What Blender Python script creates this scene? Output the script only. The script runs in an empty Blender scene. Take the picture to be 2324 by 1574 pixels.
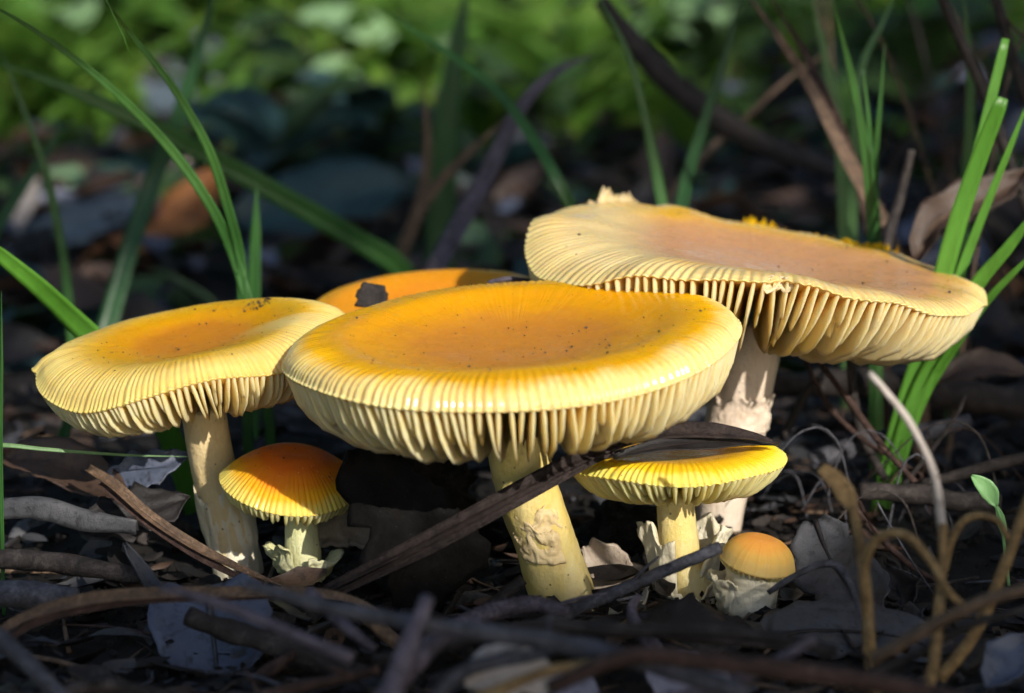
import bpy, math, random
import numpy as np
from mathutils import Vector, Matrix, noise
random.seed(11); np.random.seed(11)
R_ = math.radians
CM = 0.01                                   # everything below is written in centimetres

# ------------------------------------------------------------------ camera, sky, sun, exposure
scene = bpy.context.scene
col = scene.collection
PITCH, DIST, FOC = R_(10), 56.0, 90.0
P0 = np.array([0, 0, 5.7])
CAM = P0 + DIST * np.array([0, -math.cos(PITCH), math.sin(PITCH)])
cd = bpy.data.cameras.new('camera'); co = bpy.data.objects.new('camera', cd); col.objects.link(co)
co.location = CAM * CM; co.rotation_euler = (R_(90) - PITCH, 0, 0)
cd.lens = FOC; cd.sensor_width = 36; cd.sensor_fit = 'HORIZONTAL'
cd.clip_start = 0.01; cd.clip_end = 300
cd.dof.use_dof = True; cd.dof.focus_distance = 0.570; cd.dof.aperture_fstop = 12.0; cd.dof.aperture_blades = 9
scene.camera = co

SUN = Vector((0.44, -0.78, 0.43)).normalized()          # direction towards the sun
w = bpy.data.worlds.new('World'); scene.world = w; w.use_nodes = True
nt = w.node_tree; bg = nt.nodes['Background']
sky = nt.nodes.new('ShaderNodeTexSky'); sky.sky_type = 'NISHITA'; sky.sun_disc = False
sky.sun_elevation = math.asin(SUN.z); sky.sun_rotation = math.atan2(SUN.x, SUN.y)
nt.links.new(sky.outputs[0], bg.inputs[0]); bg.inputs[1].default_value = 0.12
sd = bpy.data.lights.new('sun', 'SUN'); so = bpy.data.objects.new('sun', sd); col.objects.link(so)
sd.energy = 4.2; sd.angle = R_(0.6); sd.color = (1.0, 0.93, 0.82)
so.rotation_euler = (-SUN).to_track_quat('-Z', 'Y').to_euler()
so.location = (0.5, -0.5, 1.5)
vs = scene.view_settings
vs.view_transform = 'Standard'; vs.look = 'None'; vs.exposure = 0.42; vs.gamma = 1; vs.use_curve_mapping = False
scene.render.engine = 'CYCLES'
scene.cycles.use_denoising = True; scene.cycles.adaptive_threshold = 0.03
scene.cycles.max_bounces = 6; scene.cycles.diffuse_bounces = 2; scene.cycles.glossy_bounces = 2; scene.cycles.transparent_max_bounces = 8

# ------------------------------------------------------------------ photo pixel -> place helpers (a pixel gives a direction, y the distance)
KF = 2324 * FOC / 36
def W(px, py, y):
    d = np.array([(px - 1162) / KF, math.cos(PITCH) + math.sin(PITCH) * (787 - py) / KF,
                  -math.sin(PITCH) + math.cos(PITCH) * (787 - py) / KF])
    return CAM + d * ((y - CAM[1]) / d[1])
def pxw(px, y):                              # width in pixels -> cm at that distance
    return px / KF * (y - CAM[1]) / math.cos(PITCH)
def path(pts, y=None):
    return [W(p[0], p[1], p[2] if len(p) > 2 else y) for p in pts]

def terrain(x, y):
    v = Vector((x * .16, y * .16, 3.1))
    z = .42 * noise.noise(v) + .2 * noise.noise(v * 3.1)
    d = math.hypot(x, y)
    if y > 22:                               # the floor climbs gently behind the mushrooms
        t = min(y, 150) - 22
        z += t * t / (t + 22) * .085
    if d > 40:
        z += min((d - 40) * .02, 4) * noise.noise(Vector((x * .022, y * .022, 7)))
    return z - .25

# ------------------------------------------------------------------ mesh helpers
def make(name, V, F, mat, parent=None, base=None, smooth=True, attrs=None):
    V = np.asarray(V, dtype=np.float64)
    b = np.zeros(3) if base is None else np.asarray(base, float)
    me = bpy.data.meshes.new(name)
    v = ((V - b) * CM).astype(np.float32)
    if isinstance(F, np.ndarray):
        n, k = F.shape
        me.vertices.add(len(v)); me.vertices.foreach_set('co', v.ravel())
        me.loops.add(n * k); me.loops.foreach_set('vertex_index', F.astype(np.int32).ravel())
        me.polygons.add(n); me.polygons.foreach_set('loop_start', np.arange(0, n * k, k, dtype=np.int32))
        me.polygons.foreach_set('loop_total', np.full(n, k, dtype=np.int32))
        me.update(calc_edges=True)
    else:
        me.from_pydata(v.tolist(), [], F); me.update()
    if smooth:
        me.polygons.foreach_set('use_smooth', np.ones(len(me.polygons), dtype=bool))
    for k, a in (attrs or {}).items():
        at = me.attributes.new(k, 'FLOAT', 'POINT'); at.data.foreach_set('value', np.asarray(a, dtype=np.float32))
    me.materials.append(mat)
    o = bpy.data.objects.new(name, me); col.objects.link(o)
    if parent is not None: o.parent = parent
    elif base is not None: o.location = b * CM
    return o
def empty(name, base):
    o = bpy.data.objects.new(name, None); col.objects.link(o); o.location = np.asarray(base) * CM
    o.empty_display_size = .01
    return o
def tag(o, label=None, cat=None, group=None, kind=None):
    if label: o['label'] = label
    if cat: o['category'] = cat
    if group: o['group'] = group
    if kind: o['kind'] = kind
    return o

def spline(P, n):                            # Catmull-Rom through P, n samples
    P = np.asarray(P, float)
    if len(P) == 2: return P[0] + (P[1] - P[0]) * np.linspace(0, 1, n)[:, None]
    Q = np.vstack([2 * P[0] - P[1], P, 2 * P[-1] - P[-2]])
    L = np.concatenate([[0], np.cumsum(np.linalg.norm(np.diff(P, axis=0), axis=1))])
    out = []
    for s in np.linspace(0, L[-1], n):
        i = min(max(np.searchsorted(L, s, 'right') - 1, 0), len(P) - 2)
        t = (s - L[i]) / max(L[i + 1] - L[i], 1e-9)
        a, b, c, d = Q[i:i + 4]
        out.append(.5 * ((2 * b) + (-a + c) * t + (2 * a - 5 * b + 4 * c - d) * t * t + (-a + 3 * b - 3 * c + d) * t ** 3))
    return np.array(out)
def frames(C, hint):
    T = np.gradient(C, axis=0); T /= np.linalg.norm(T, axis=1)[:, None] + 1e-12
    N = hint - T * (T @ hint)[:, None] if hint.ndim == 1 else hint - T * np.sum(T * hint, 1)[:, None]
    N /= np.linalg.norm(N, axis=1)[:, None] + 1e-12
    return T, N, np.cross(T, N)
def lerp_list(L, t):
    xs = [a[0] for a in L]; ys = [a[1] for a in L]
    return np.interp(t, xs, ys)
def grid_faces(n, m, wrap):
    f = []
    mm = m if wrap else m - 1
    i, j = np.meshgrid(np.arange(n - 1), np.arange(mm), indexing='ij')
    a = i * m + j; b = i * m + (j + 1) % m
    return np.stack([a, b, b + m, a + m], -1).reshape(-1, 4)

def tube_mesh(P, rad, n=None, seg=9, rough=.12, freq=2.0, flat=1.0, seed=None, groove=0.0):
    seed = random.random() * 50 if seed is None else seed
    P = np.asarray(P, float)
    L = np.sum(np.linalg.norm(np.diff(P, axis=0), axis=1))
    n = n or int(min(max(L / .12, 10), 60))
    C = spline(P, n); t = np.linspace(0, 1, n)
    r = np.interp(t, np.linspace(0, 1, len(rad)), rad)
    T, N, B = frames(C, np.array([.13, -.3, .95]))
    V = []
    for i in range(n):
        wob = noise.noise(Vector((t[i] * L * .5, seed, 1))) * r[i] * rough * 2
        wob2 = noise.noise(Vector((t[i] * L * .5, seed, 9))) * r[i] * rough * 2
        for j in range(seg):
            a = 2 * math.pi * j / seg
            d = N[i] * math.cos(a) * flat + B[i] * math.sin(a)
            k = 1 + rough * noise.noise(Vector((d[0] * 1.3 + seed, d[1] * 1.3 + t[i] * L * freq, d[2] * 1.3)) ) * 1.6
            if groove: k += groove * (-1) ** j
            V.append(C[i] + d * r[i] * k + N[i] * wob + B[i] * wob2)
    V.append(C[0]); V.append(C[-1])
    F = grid_faces(n, seg, True).tolist()
    for j in range(seg):
        F.append([len(V) - 2, (j + 1) % seg, j])
        o = (n - 1) * seg; F.append([len(V) - 1, o + j, o + (j + 1) % seg])
    return np.array(V), F
def tube(name, P, rad, mat, parent=None, base=None, **k):
    V, F = tube_mesh(P, rad, **k)
    return make(name, V, F, mat, parent, base)

def blade_mesh(P, width, fold=.25, hint=None, n=22, tip=1.0, twist=0.0, thick=.02, prof=None):
    C = spline(P, n); t = np.linspace(0, 1, n)
    hint = np.array([random.uniform(-.4, .4), -1, .35]) if hint is None else np.asarray(hint, float)
    T, N, B = frames(C, hint)
    if prof is None: prof = [(0, .75), (.15, 1), (.6, .9), (.85, .55), (1, .06)] if tip else [(0, .8), (.2, 1), (1, .9)]
    wd = width * .5 * lerp_list(prof, t)
    V = []
    for i in range(n):
        a = twist * t[i]
        b = B[i] * math.cos(a) + N[i] * math.sin(a); nn = N[i] * math.cos(a) - B[i] * math.sin(a)
        x = wd[i]; f = fold * x; th = min(thick, x * .5 + .002)
        for (u, h) in ((-1, f), (-.5, f * .35), (0, 0), (.5, f * .35), (1, f)):
            V.append(C[i] + b * x * u + nn * h)
        for (u, h) in ((.97, f), (.5, f * .35), (0, 0), (-.5, f * .35), (-.97, f)):
            V.append(C[i] + b * x * u + nn * (h - th * (1.3 if u == 0 else 1)))
    F = grid_faces(n, 10, True).tolist()
    F.append(list(range(9, -1, -1))); F.append([(n - 1) * 10 + j for j in range(10)])
    return np.array(V), F
def blade(name, P, width, mat, parent=None, base=None, **k):
    V, F = blade_mesh(P, width, **k)
    return make(name, V, F, mat, parent, base)

def leaf_mesh(P, width, n=26, m=13, hint=(0, -.3, 1), curl=.15, prof=None, ragged=.08, wave=.08, thick=.03, seed=None, asym=1.0, fold=0.0):
    seed = random.random() * 60 if seed is None else seed
    C = spline(P, n); t = np.linspace(0, 1, n)
    T, N, B = frames(C, np.asarray(hint, float))
    prof = prof or [(0, .12), (.12, .55), (.35, .95), (.55, 1), (.8, .65), (.95, .22), (1, .03)]
    wd = width * .5 * lerp_list(prof, t)
    top = np.zeros((n, m, 3))
    for i in range(n):
        for j in range(m):
            u = -1 + 2 * j / (m - 1)
            x = wd[i] * (1 + ragged * noise.noise(Vector((t[i] * 9, seed + (5 if u > 0 else 0), 2)) ) * 2 * abs(u))
            if u > 0: x *= asym
            h = curl * width * .5 * u * u + fold * abs(u) * width * .5
            h += wave * width * noise.noise(Vector((t[i] * 3.2, u * 1.4, seed))) * (.4 + abs(u))
            h += .018 * width * noise.noise(Vector((t[i] * 14, u * 7, seed + 3)))
            h -= .02 * width * math.exp(-(u * 9) ** 2)
            top[i, j] = C[i] + B[i] * x * u + N[i] * h
    gx = np.gradient(top, axis=0); gy = np.gradient(top, axis=1)
    nn = np.cross(gx, gy); nn /= np.linalg.norm(nn, axis=2)[..., None] + 1e-9
    bot = top + nn * thick * (1 if np.mean(np.sum(nn * N[:, None, :], 2)) < 0 else -1)
    V = np.vstack([top.reshape(-1, 3), bot.reshape(-1, 3)])
    f = grid_faces(n, m, False); o = n * m
    F = f.tolist() + (f[:, ::-1] + o).tolist()
    for i in range(n - 1):
        F.append([i * m, (i + 1) * m, (i + 1) * m + o, i * m + o])
        a = i * m + m - 1; F.append([a + m, a, a + o, a + m + o])
    for j in range(m - 1):
        F.append([j + 1, j, j + o, j + 1 + o]); a = (n - 1) * m + j; F.append([a, a + 1, a + 1 + o, a + o])
    return V, F, C, N
def leaf(name, P, width, mat, label, cat='leaf', group=None, rib=None, **k):
    V, F, C, N = leaf_mesh(P, width, **k)
    if rib is None:
        return tag(make(name, V, F, mat, base=C[0]), label, cat, group)
    e = tag(empty(name, C[0]), label, cat, group)
    make('leaf_blade', V, F, mat, e, C[0])
    Q = C + N * (-.012 * width)
    V2, F2 = tube_mesh(Q[:-1], [width * .035, width * .022, width * .008], n=20, seg=6, rough=.05)
    make('midrib', V2, F2, rib, e, C[0])
    return e

# ------------------------------------------------------------------ materials
class G:
    def __init__(s, name):
        s.m = bpy.data.materials.new(name); s.m.use_nodes = True
        s.t = s.m.node_tree; s.b = s.t.nodes['Principled BSDF']; s.out = s.t.nodes['Material Output']
        s.tc = s.t.nodes.new('ShaderNodeTexCoord')
        v = s.t.nodes.new('ShaderNodeVectorMath'); v.operation = 'MULTIPLY'; v.inputs[1].default_value = (100, 100, 100)
        s.t.links.new(s.tc.outputs['Object'], v.inputs[0]); s.co = v.outputs[0]
    def node(s, typ, **kw):
        n = s.t.nodes.new(typ)
        for k, v in kw.items(): setattr(n, k, v)
        return n
    def put(s, sock, v):
        if isinstance(v, bpy.types.NodeSocket): s.t.links.new(v, sock)
        elif v is not None:
            if sock.type == 'RGBA' and len(v) == 3: v = (*v, 1)
            sock.default_value = v
    def noise(s, scale, detail=4, rough=.55, stretch=None, dist=0.0, co=None):
        n = s.node('ShaderNodeTexNoise'); n.inputs['Scale'].default_value = scale
        n.inputs['Detail'].default_value = detail; n.inputs['Roughness'].default_value = rough; n.inputs['Distortion'].default_value = dist
        c = co or s.co
        if stretch:
            mp = s.node('ShaderNodeVectorMath', operation='MULTIPLY'); mp.inputs[1].default_value = stretch
            s.t.links.new(c, mp.inputs[0]); c = mp.outputs[0]
        s.t.links.new(c, n.inputs['Vector']); return n.outputs['Fac']
    def voro(s, scale, rand=1.0):
        n = s.node('ShaderNodeTexVoronoi'); n.inputs['Scale'].default_value = scale; n.inputs['Randomness'].default_value = rand
        s.t.links.new(s.co, n.inputs['Vector']); return n.outputs['Distance']
    def ramp(s, fac, stops, interp='LINEAR'):
        r = s.node('ShaderNodeValToRGB'); r.color_ramp.interpolation = interp
        e = r.color_ramp.elements
        while len(e) < len(stops): e.new(.5)
        for k, (p, c) in zip(e, stops):
            k.position = p; k.color = (*c, 1) if not isinstance(c, (int, float)) else (c, c, c, 1)
        s.put(r.inputs[0], fac); return r.outputs[0]
    def mix(s, fac, a, b, mode='MIX'):
        n = s.node('ShaderNodeMix', data_type='RGBA', blend_type=mode)
        s.put(n.inputs['Factor'], fac); s.put(n.inputs[6], a); s.put(n.inputs[7], b); return n.outputs[2]
    def math(s, op, a, b=None, clamp=False):
        n = s.node('ShaderNodeMath', operation=op); n.use_clamp = clamp
        s.put(n.inputs[0], a)
        if b is not None: s.put(n.inputs[1], b)
        return n.outputs[0]
    def attr(s, name):
        n = s.node('ShaderNodeAttribute', attribute_name=name); return n.outputs['Fac']
    def bump(s, h, strength=.5, dist=.05, normal=None):
        n = s.node('ShaderNodeBump'); n.inputs['Strength'].default_value = strength; n.inputs['Distance'].default_value = dist * CM
        s.put(n.inputs['Height'], h)
        if normal: s.put(n.inputs['Normal'], normal)
        s.put(s.b.inputs['Normal'], n.outputs[0]); return n.outputs[0]
    def done(s, color, rough=.6, spec=.5, sss=0, rad=(1, .5, .25), scale=.2, coat=0, coat_rough=.2, trans=None):
        s.put(s.b.inputs['Base Color'], color); s.put(s.b.inputs['Roughness'], rough)
        s.b.inputs['Specular IOR Level'].default_value = spec
        if sss:
            s.b.inputs['Subsurface Weight'].default_value = sss
            s.b.inputs['Subsurface Radius'].default_value = rad
            s.b.inputs['Subsurface Scale'].default_value = scale * CM
        if coat:
            s.put(s.b.inputs['Coat Weight'], coat); s.b.inputs['Coat Roughness'].default_value = coat_rough
        if trans:
            tr = s.node('ShaderNodeBsdfTranslucent'); s.put(tr.inputs[0], trans[1])
            mx = s.node('ShaderNodeMixShader'); mx.inputs[0].default_value = trans[0]
            s.t.links.new(s.b.outputs[0], mx.inputs[1]); s.t.links.new(tr.outputs[0], mx.inputs[2])
            s.t.links.new(mx.outputs[0], s.out.inputs[0])
        return s.m

def m_cap(name, centre, mid, margin, rim, pale, gloss=.3, e=(.36, .66, .86, 1.0), wet=1.0):
    g = G(name)
    rad = g.attr('rad'); ridge = g.attr('ridge'); pal = g.attr('pale'); brown = g.attr('brown')
    n1 = g.noise(1.3, 4, .6); n2 = g.noise(.5, 3, .5)
    r = g.math('ADD', rad, g.math('MULTIPLY', g.math('SUBTRACT', n1, .5), .22))
    r = g.math('ADD', r, g.math('MULTIPLY', g.math('SUBTRACT', n2, .5), .22))
    c = g.ramp(r, [(e[0], centre), (e[1], mid), (e[2], margin), (e[3], rim)], 'EASE')
    c = g.mix(brown, c, centre)
    c = g.mix(pal, c, pale)
    # cream ridges against yellow grooves on the striate margin
    edge = g.ramp(rad, [(.88, 0.0), (.985, 1.0)])
    c = g.mix(g.math('MULTIPLY', edge, g.math('MULTIPLY', ridge, .7)), c, rim)
    gr = g.math('MULTIPLY', edge, g.math('MULTIPLY', g.math('SUBTRACT', 1.0, ridge), .28))
    c = g.mix(gr, c, margin)
    c = g.mix(g.ramp(g.noise(4.5, 5, .65), [(.45, 0.0), (.75, .16)]), c, tuple(min(1, x * 1.2 + .04) for x in mid))
    # fine radial fibres
    fib = g.attr('fib')
    c = g.mix(g.math('MULTIPLY', fib, .22), c, tuple(x * .72 for x in mid))
    # pale specks and dark dirt
    sp = g.ramp(g.voro(8.0), [(.06, 1.0), (.12, 0.0)])
    msk = g.ramp(g.noise(1.1, 2), [(.44, 0.0), (.58, 1.0)])
    c = g.mix(g.math('MULTIPLY', g.math('MULTIPLY', sp, msk), .7), c, (.85, .66, .42))
    sd_ = g.ramp(g.voro(3.3), [(.035, 1.0), (.06, 0.0)])
    msk2 = g.ramp(g.noise(.9, 2, co=None), [(.52, 0.0), (.60, 1.0)])
    c = g.mix(g.math('MULTIPLY', g.math('MULTIPLY', sd_, msk2), .8), c, (.12, .06, .03))
    h = g.math('ADD', g.math('MULTIPLY', g.noise(12, 4, .6), .5), g.math('MULTIPLY', sp, .5))
    h = g.math('ADD', h, g.math('MULTIPLY', fib, .7))
    g.bump(h, .35, .03)
    ro = g.ramp(g.noise(2.0, 4), [(.35, gloss * .7), (.7, gloss * 1.5)])
    return g.done(c, ro, .10, sss=.35, rad=(1, .45, .08), scale=.45, coat=g.math('MULTIPLY', wet, g.math('ADD', .07, g.math('MULTIPLY', edge, .8))), coat_rough=.20)
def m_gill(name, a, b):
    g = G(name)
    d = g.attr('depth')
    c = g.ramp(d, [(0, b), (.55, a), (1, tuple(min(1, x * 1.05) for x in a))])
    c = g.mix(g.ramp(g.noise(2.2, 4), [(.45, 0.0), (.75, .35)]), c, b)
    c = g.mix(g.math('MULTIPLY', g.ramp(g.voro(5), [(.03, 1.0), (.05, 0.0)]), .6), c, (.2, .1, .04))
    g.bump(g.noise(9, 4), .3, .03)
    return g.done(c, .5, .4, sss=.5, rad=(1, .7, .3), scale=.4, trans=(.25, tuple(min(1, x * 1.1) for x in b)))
def m_stem(name, a, b, stain):
    g = G(name)
    c = g.mix(g.ramp(g.noise(.9, 5, .6, (1, 1, .45)), [(.38, 0.0), (.66, 1.0)]), a, b)
    c = g.mix(g.ramp(g.noise(1.7, 5, .65), [(.55, 0.0), (.72, .55)]), c, stain)
    c = g.mix(g.math('MULTIPLY', g.ramp(g.voro(2.6), [(.05, 1.0), (.09, 0.0)]), .75), c, (.05, .03, .02))
    c = g.mix(g.ramp(g.noise(6, 5, .7), [(.62, 0.0), (.75, .5)]), c, (.14, .10, .06))
    h = g.math('ADD', g.noise(2.4, 5, .6, (1, 1, .35)), g.math('MULTIPLY', g.noise(10, 4), .35))
    g.bump(h, .6, .12)
    return g.done(c, .55, .4)
def m_wood(name, a, b, c3=None, rough=.75, spec=.35, scale=1.0, bump=.7):
    g = G(name)
    f = g.noise(2.2 * scale, 6, .7, dist=.6)
    c = g.ramp(f, [(.32, a), (.52, b), (.72, c3 or tuple(min(1, x * 1.8) for x in b))])
    c = g.mix(g.ramp(g.noise(11 * scale, 4), [(.4, 0.0), (.7, .55)]), c, tuple(x * .35 for x in a))
    g.bump(g.math('ADD', g.noise(6 * scale, 6, .7), g.math('MULTIPLY', g.noise(22 * scale, 3), .5)), bump, .09)
    return g.done(c, rough, spec)
def m_leaf(name, a, b, dark, rough=.5, spec=.5, trans=None):
    g = G(name)
    c = g.ramp(g.noise(.8, 5, .6), [(.3, a), (.7, b)])
    c = g.mix(g.ramp(g.noise(4.5, 5, .7), [(.52, 0.0), (.66, .8)]), c, dark)
    c = g.mix(g.math('MULTIPLY', g.ramp(g.voro(4.2), [(.05, 1.0), (.10, 0.0)]), .8), c, tuple(x * .4 for x in dark))
    c = g.mix(g.math('MULTIPLY', g.ramp(g.voro(9), [(.04, 1.0), (.07, 0.0)]), .25), c, (.3, .28, .25))
    g.bump(g.math('ADD', g.noise(5, 6, .7), g.math('MULTIPLY', g.noise(25, 3), .4)), .5, .06)
    return g.done(c, g.ramp(g.noise(3, 4), [(.3, rough * .75), (.7, min(1, rough * 1.3))]), spec, trans=trans)
def m_grass(name, a, b, tip=None, rough=.4):
    g = G(name)
    c = g.ramp(g.noise(.35, 3), [(.3, a), (.7, b)])
    if tip: c = g.mix(g.ramp(g.noise(.6, 3), [(.5, 0.0), (.7, 1.0)]), c, tip)
    c = g.mix(g.ramp(g.noise(5, 4, .7, (1, 1, .2)), [(.4, 0.0), (.75, .4)]), c, tuple(x * .5 for x in a))
    g.bump(g.noise(14, 2, .5, (1, 1, .08)), .3, .03)
    return g.done(c, rough, .45, trans=(.28, tuple(min(1, x * 1.5) for x in b)))

M = {}
M['soil'] = None
g = G('soil')
c = g.ramp(g.noise(.9, 8, .7), [(.35, (.006, .005, .005)), (.55, (.016, .013, .012)), (.75, (.040, .031, .025))])
c = g.mix(g.math('MULTIPLY', g.ramp(g.voro(6), [(.05, 1.0), (.10, 0.0)]), .5), c, (.10, .09, .085))
g.bump(g.math('ADD', g.noise(4, 8, .75), g.noise(14, 4)), 1.0, .2); M['soil'] = g.done(c, .8, .35)

CEN = dict(centre=(.58, .225, .020), mid=(.76, .33, .000), margin=(.72, .36, .000), rim=(.78, .61, .25), pale=(.80, .66, .32))
M['cap_centre'] = m_cap('cap_golden', **CEN, gloss=.28)
M['cap_left'] = m_cap('cap_yellow', (.60, .22, .010), (.70, .32, .001), (.68, .38, .004), (.72, .54, .17), (.74, .57, .20), .30, (.28, .50, .68, .94))
M['cap_right'] = m_cap('cap_faded', (.56, .28, .13), (.66, .34, .09), (.76, .42, .015), (.74, .57, .23), (.74, .57, .27), .30, (.42, .62, .80, .97))
M['cap_rear'] = m_cap('cap_orange', (.74, .26, .012), (.80, .31, .008), (.82, .38, .01), (.84, .55, .12), (.8, .6, .3), .35)
M['cap_small_left'] = m_cap('cap_rust', (.62, .13, .012), (.74, .22, .010), (.80, .38, .014), (.80, .62, .14), (.8, .6, .3), .4, (.45, .66, .82, .98))
M['cap_small_right'] = m_cap('cap_lemon', (.78, .36, .012), (.84, .44, .010), (.86, .56, .015), (.86, .70, .16), (.8, .6, .3), .28)
M['cap_button'] = m_cap('cap_peach', (.66, .27, .05), (.68, .32, .06), (.62, .38, .09), (.60, .44, .16), (.8, .6, .3), .6, (.3, .6, .85, 1.0), .12)
M['gill_cream'] = m_gill('gill_cream', (.94, .80, .42), (.95, .55, .10))
M['gill_right'] = m_gill('gill_buff', (.94, .79, .42), (.95, .52, .11))
M['gill_pale'] = m_gill('gill_pale', (.88, .78, .34), (.86, .58, .12))
M['stem_yellow'] = m_stem('stem_yellow', (.60, .46, .13), (.66, .56, .28), (.52, .34, .12))
M['stem_cream'] = m_stem('stem_cream', (.62, .47, .24), (.66, .54, .32), (.52, .35, .17))
M['stem_pale'] = m_stem('stem_pale', (.62, .50, .39), (.66, .57, .47), (.48, .32, .20))
M['stem_green'] = m_stem('stem_greenish', (.56, .56, .28), (.68, .66, .42), (.50, .46, .18))
M['volva'] = m_stem('volva_white', (.60, .54, .38), (.68, .63, .50), (.46, .36, .20))
M['volva_green'] = m_stem('volva_greenish', (.50, .50, .26), (.58, .56, .36), (.42, .40, .14))
M['membrane'] = m_stem('membrane', (.28, .22, .17), (.38, .32, .26), (.18, .11, .07))
M['bark'] = m_wood('bark_dark', (.012, .010, .010), (.035, .028, .026), (.085, .070, .066))
M['bark_red'] = m_wood('bark_red', (.020, .010, .008), (.060, .032, .025), (.13, .080, .068))
M['bark_grey'] = m_wood('bark_grey', (.030, .030, .038), (.078, .078, .096), (.15, .15, .18))
M['bark_violet'] = m_wood('bark_violet', (.050, .042, .056), (.125, .105, .135), (.22, .19, .235))
M['dry_tan'] = m_wood('dry_tan', (.14, .085, .035), (.28, .18, .075), (.42, .30, .15), rough=.6)
M['dry_brown'] = m_wood('dry_brown', (.055, .034, .022), (.14, .085, .050), (.26, .17, .11), rough=.55, spec=.5)
M['strap'] = m_wood('strap_dark', (.010, .007, .007), (.030, .020, .018), (.050, .034, .032), rough=.5, spec=.22)
M['dead_dark'] = m_leaf('dead_leaf_dark', (.007, .006, .007), (.020, .017, .018), (.004, .003, .003), .55, .35)
M['dead_slate'] = m_leaf('dead_leaf_slate', (.055, .066, .105), (.10, .118, .175), (.016, .017, .024), .42)
M['dead_grey'] = m_leaf('dead_leaf_grey', (.030, .031, .036), (.066, .067, .076), (.012, .012, .013), .6)
M['dead_lilac'] = m_leaf('dead_leaf_lilac', (.15, .14, .18), (.25, .24, .30), (.08, .07, .08), .4)
M['dead_brown'] = m_leaf('dead_leaf_brown', (.035, .020, .014), (.085, .050, .034), (.014, .009, .007), .5)
M['dead_orange'] = m_leaf('dead_leaf_orange', (.22, .075, .016), (.38, .15, .035), (.07, .03, .012), .5, trans=(.25, (.5, .2, .05)))
M['dead_white'] = m_leaf('dead_leaf_bleached', (.38, .33, .29), (.52, .46, .42), (.16, .12, .09), .6)
M['dead_black'] = m_leaf('dead_leaf_black', (.003, .003, .003), (.008, .007, .007), (.002, .002, .002), .7, .08)
M['leaf_teal'] = m_leaf('leaf_teal', (.008, .030, .032), (.018, .052, .052), (.004, .012, .013), .45)
M['leaf_blue'] = m_leaf('leaf_blue', (.05, .07, .09), (.10, .13, .16), (.02, .03, .035), .4)
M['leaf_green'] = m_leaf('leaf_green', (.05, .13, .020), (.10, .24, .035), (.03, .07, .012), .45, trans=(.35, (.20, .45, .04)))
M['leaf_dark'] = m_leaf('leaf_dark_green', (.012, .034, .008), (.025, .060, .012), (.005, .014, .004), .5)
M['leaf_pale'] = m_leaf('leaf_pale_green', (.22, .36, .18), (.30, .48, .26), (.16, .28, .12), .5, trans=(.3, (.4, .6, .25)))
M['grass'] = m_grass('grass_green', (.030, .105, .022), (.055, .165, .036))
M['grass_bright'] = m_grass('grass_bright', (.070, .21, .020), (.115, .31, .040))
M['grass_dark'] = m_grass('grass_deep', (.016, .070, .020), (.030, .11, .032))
M['grass_pale'] = m_grass('grass_pale', (.10, .22, .07), (.16, .30, .11))
M['field'] = m_grass('grass_field', (.060, .15, .022), (.13, .27, .035), (.24, .33, .06))
M['seedling'] = m_grass('seedling_green', (.20, .42, .16), (.28, .52, .22))
M['dirt'] = m_wood('dirt_grain', (.02, .014, .012), (.06, .045, .04), (.14, .11, .10))
M['canopy'] = m_leaf('canopy_leaf', (.04, .09, .02), (.08, .15, .03), (.03, .06, .02), .5)

# ------------------------------------------------------------------ the ground
def sinh_axis(n, k, s):
    t = np.linspace(-1, 1, n); return np.sinh(t * k) / math.sinh(k) * s
gx = sinh_axis(361, 6.2, 6000.); gy = sinh_axis(361, 6.2, 6000.) + 2
V = np.zeros((361 * 361, 3)); q = 0
for yy in gy:
    for xx in gx:
        z = terrain(xx, yy)
        if abs(xx) < 30 and -20 < yy < 60:
            v = Vector((xx, yy, 0))
            z += .16 * noise.noise(v * .9) + .10 * abs(noise.noise(v * 2.3)) + .05 * noise.noise(v * 5)
        V[q] = (xx, yy, z); q += 1
tag(make('ground', V, grid_faces(361, 361, False), M['soil']), 'dark damp soil of the woodland floor', None, None, 'structure')

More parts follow.
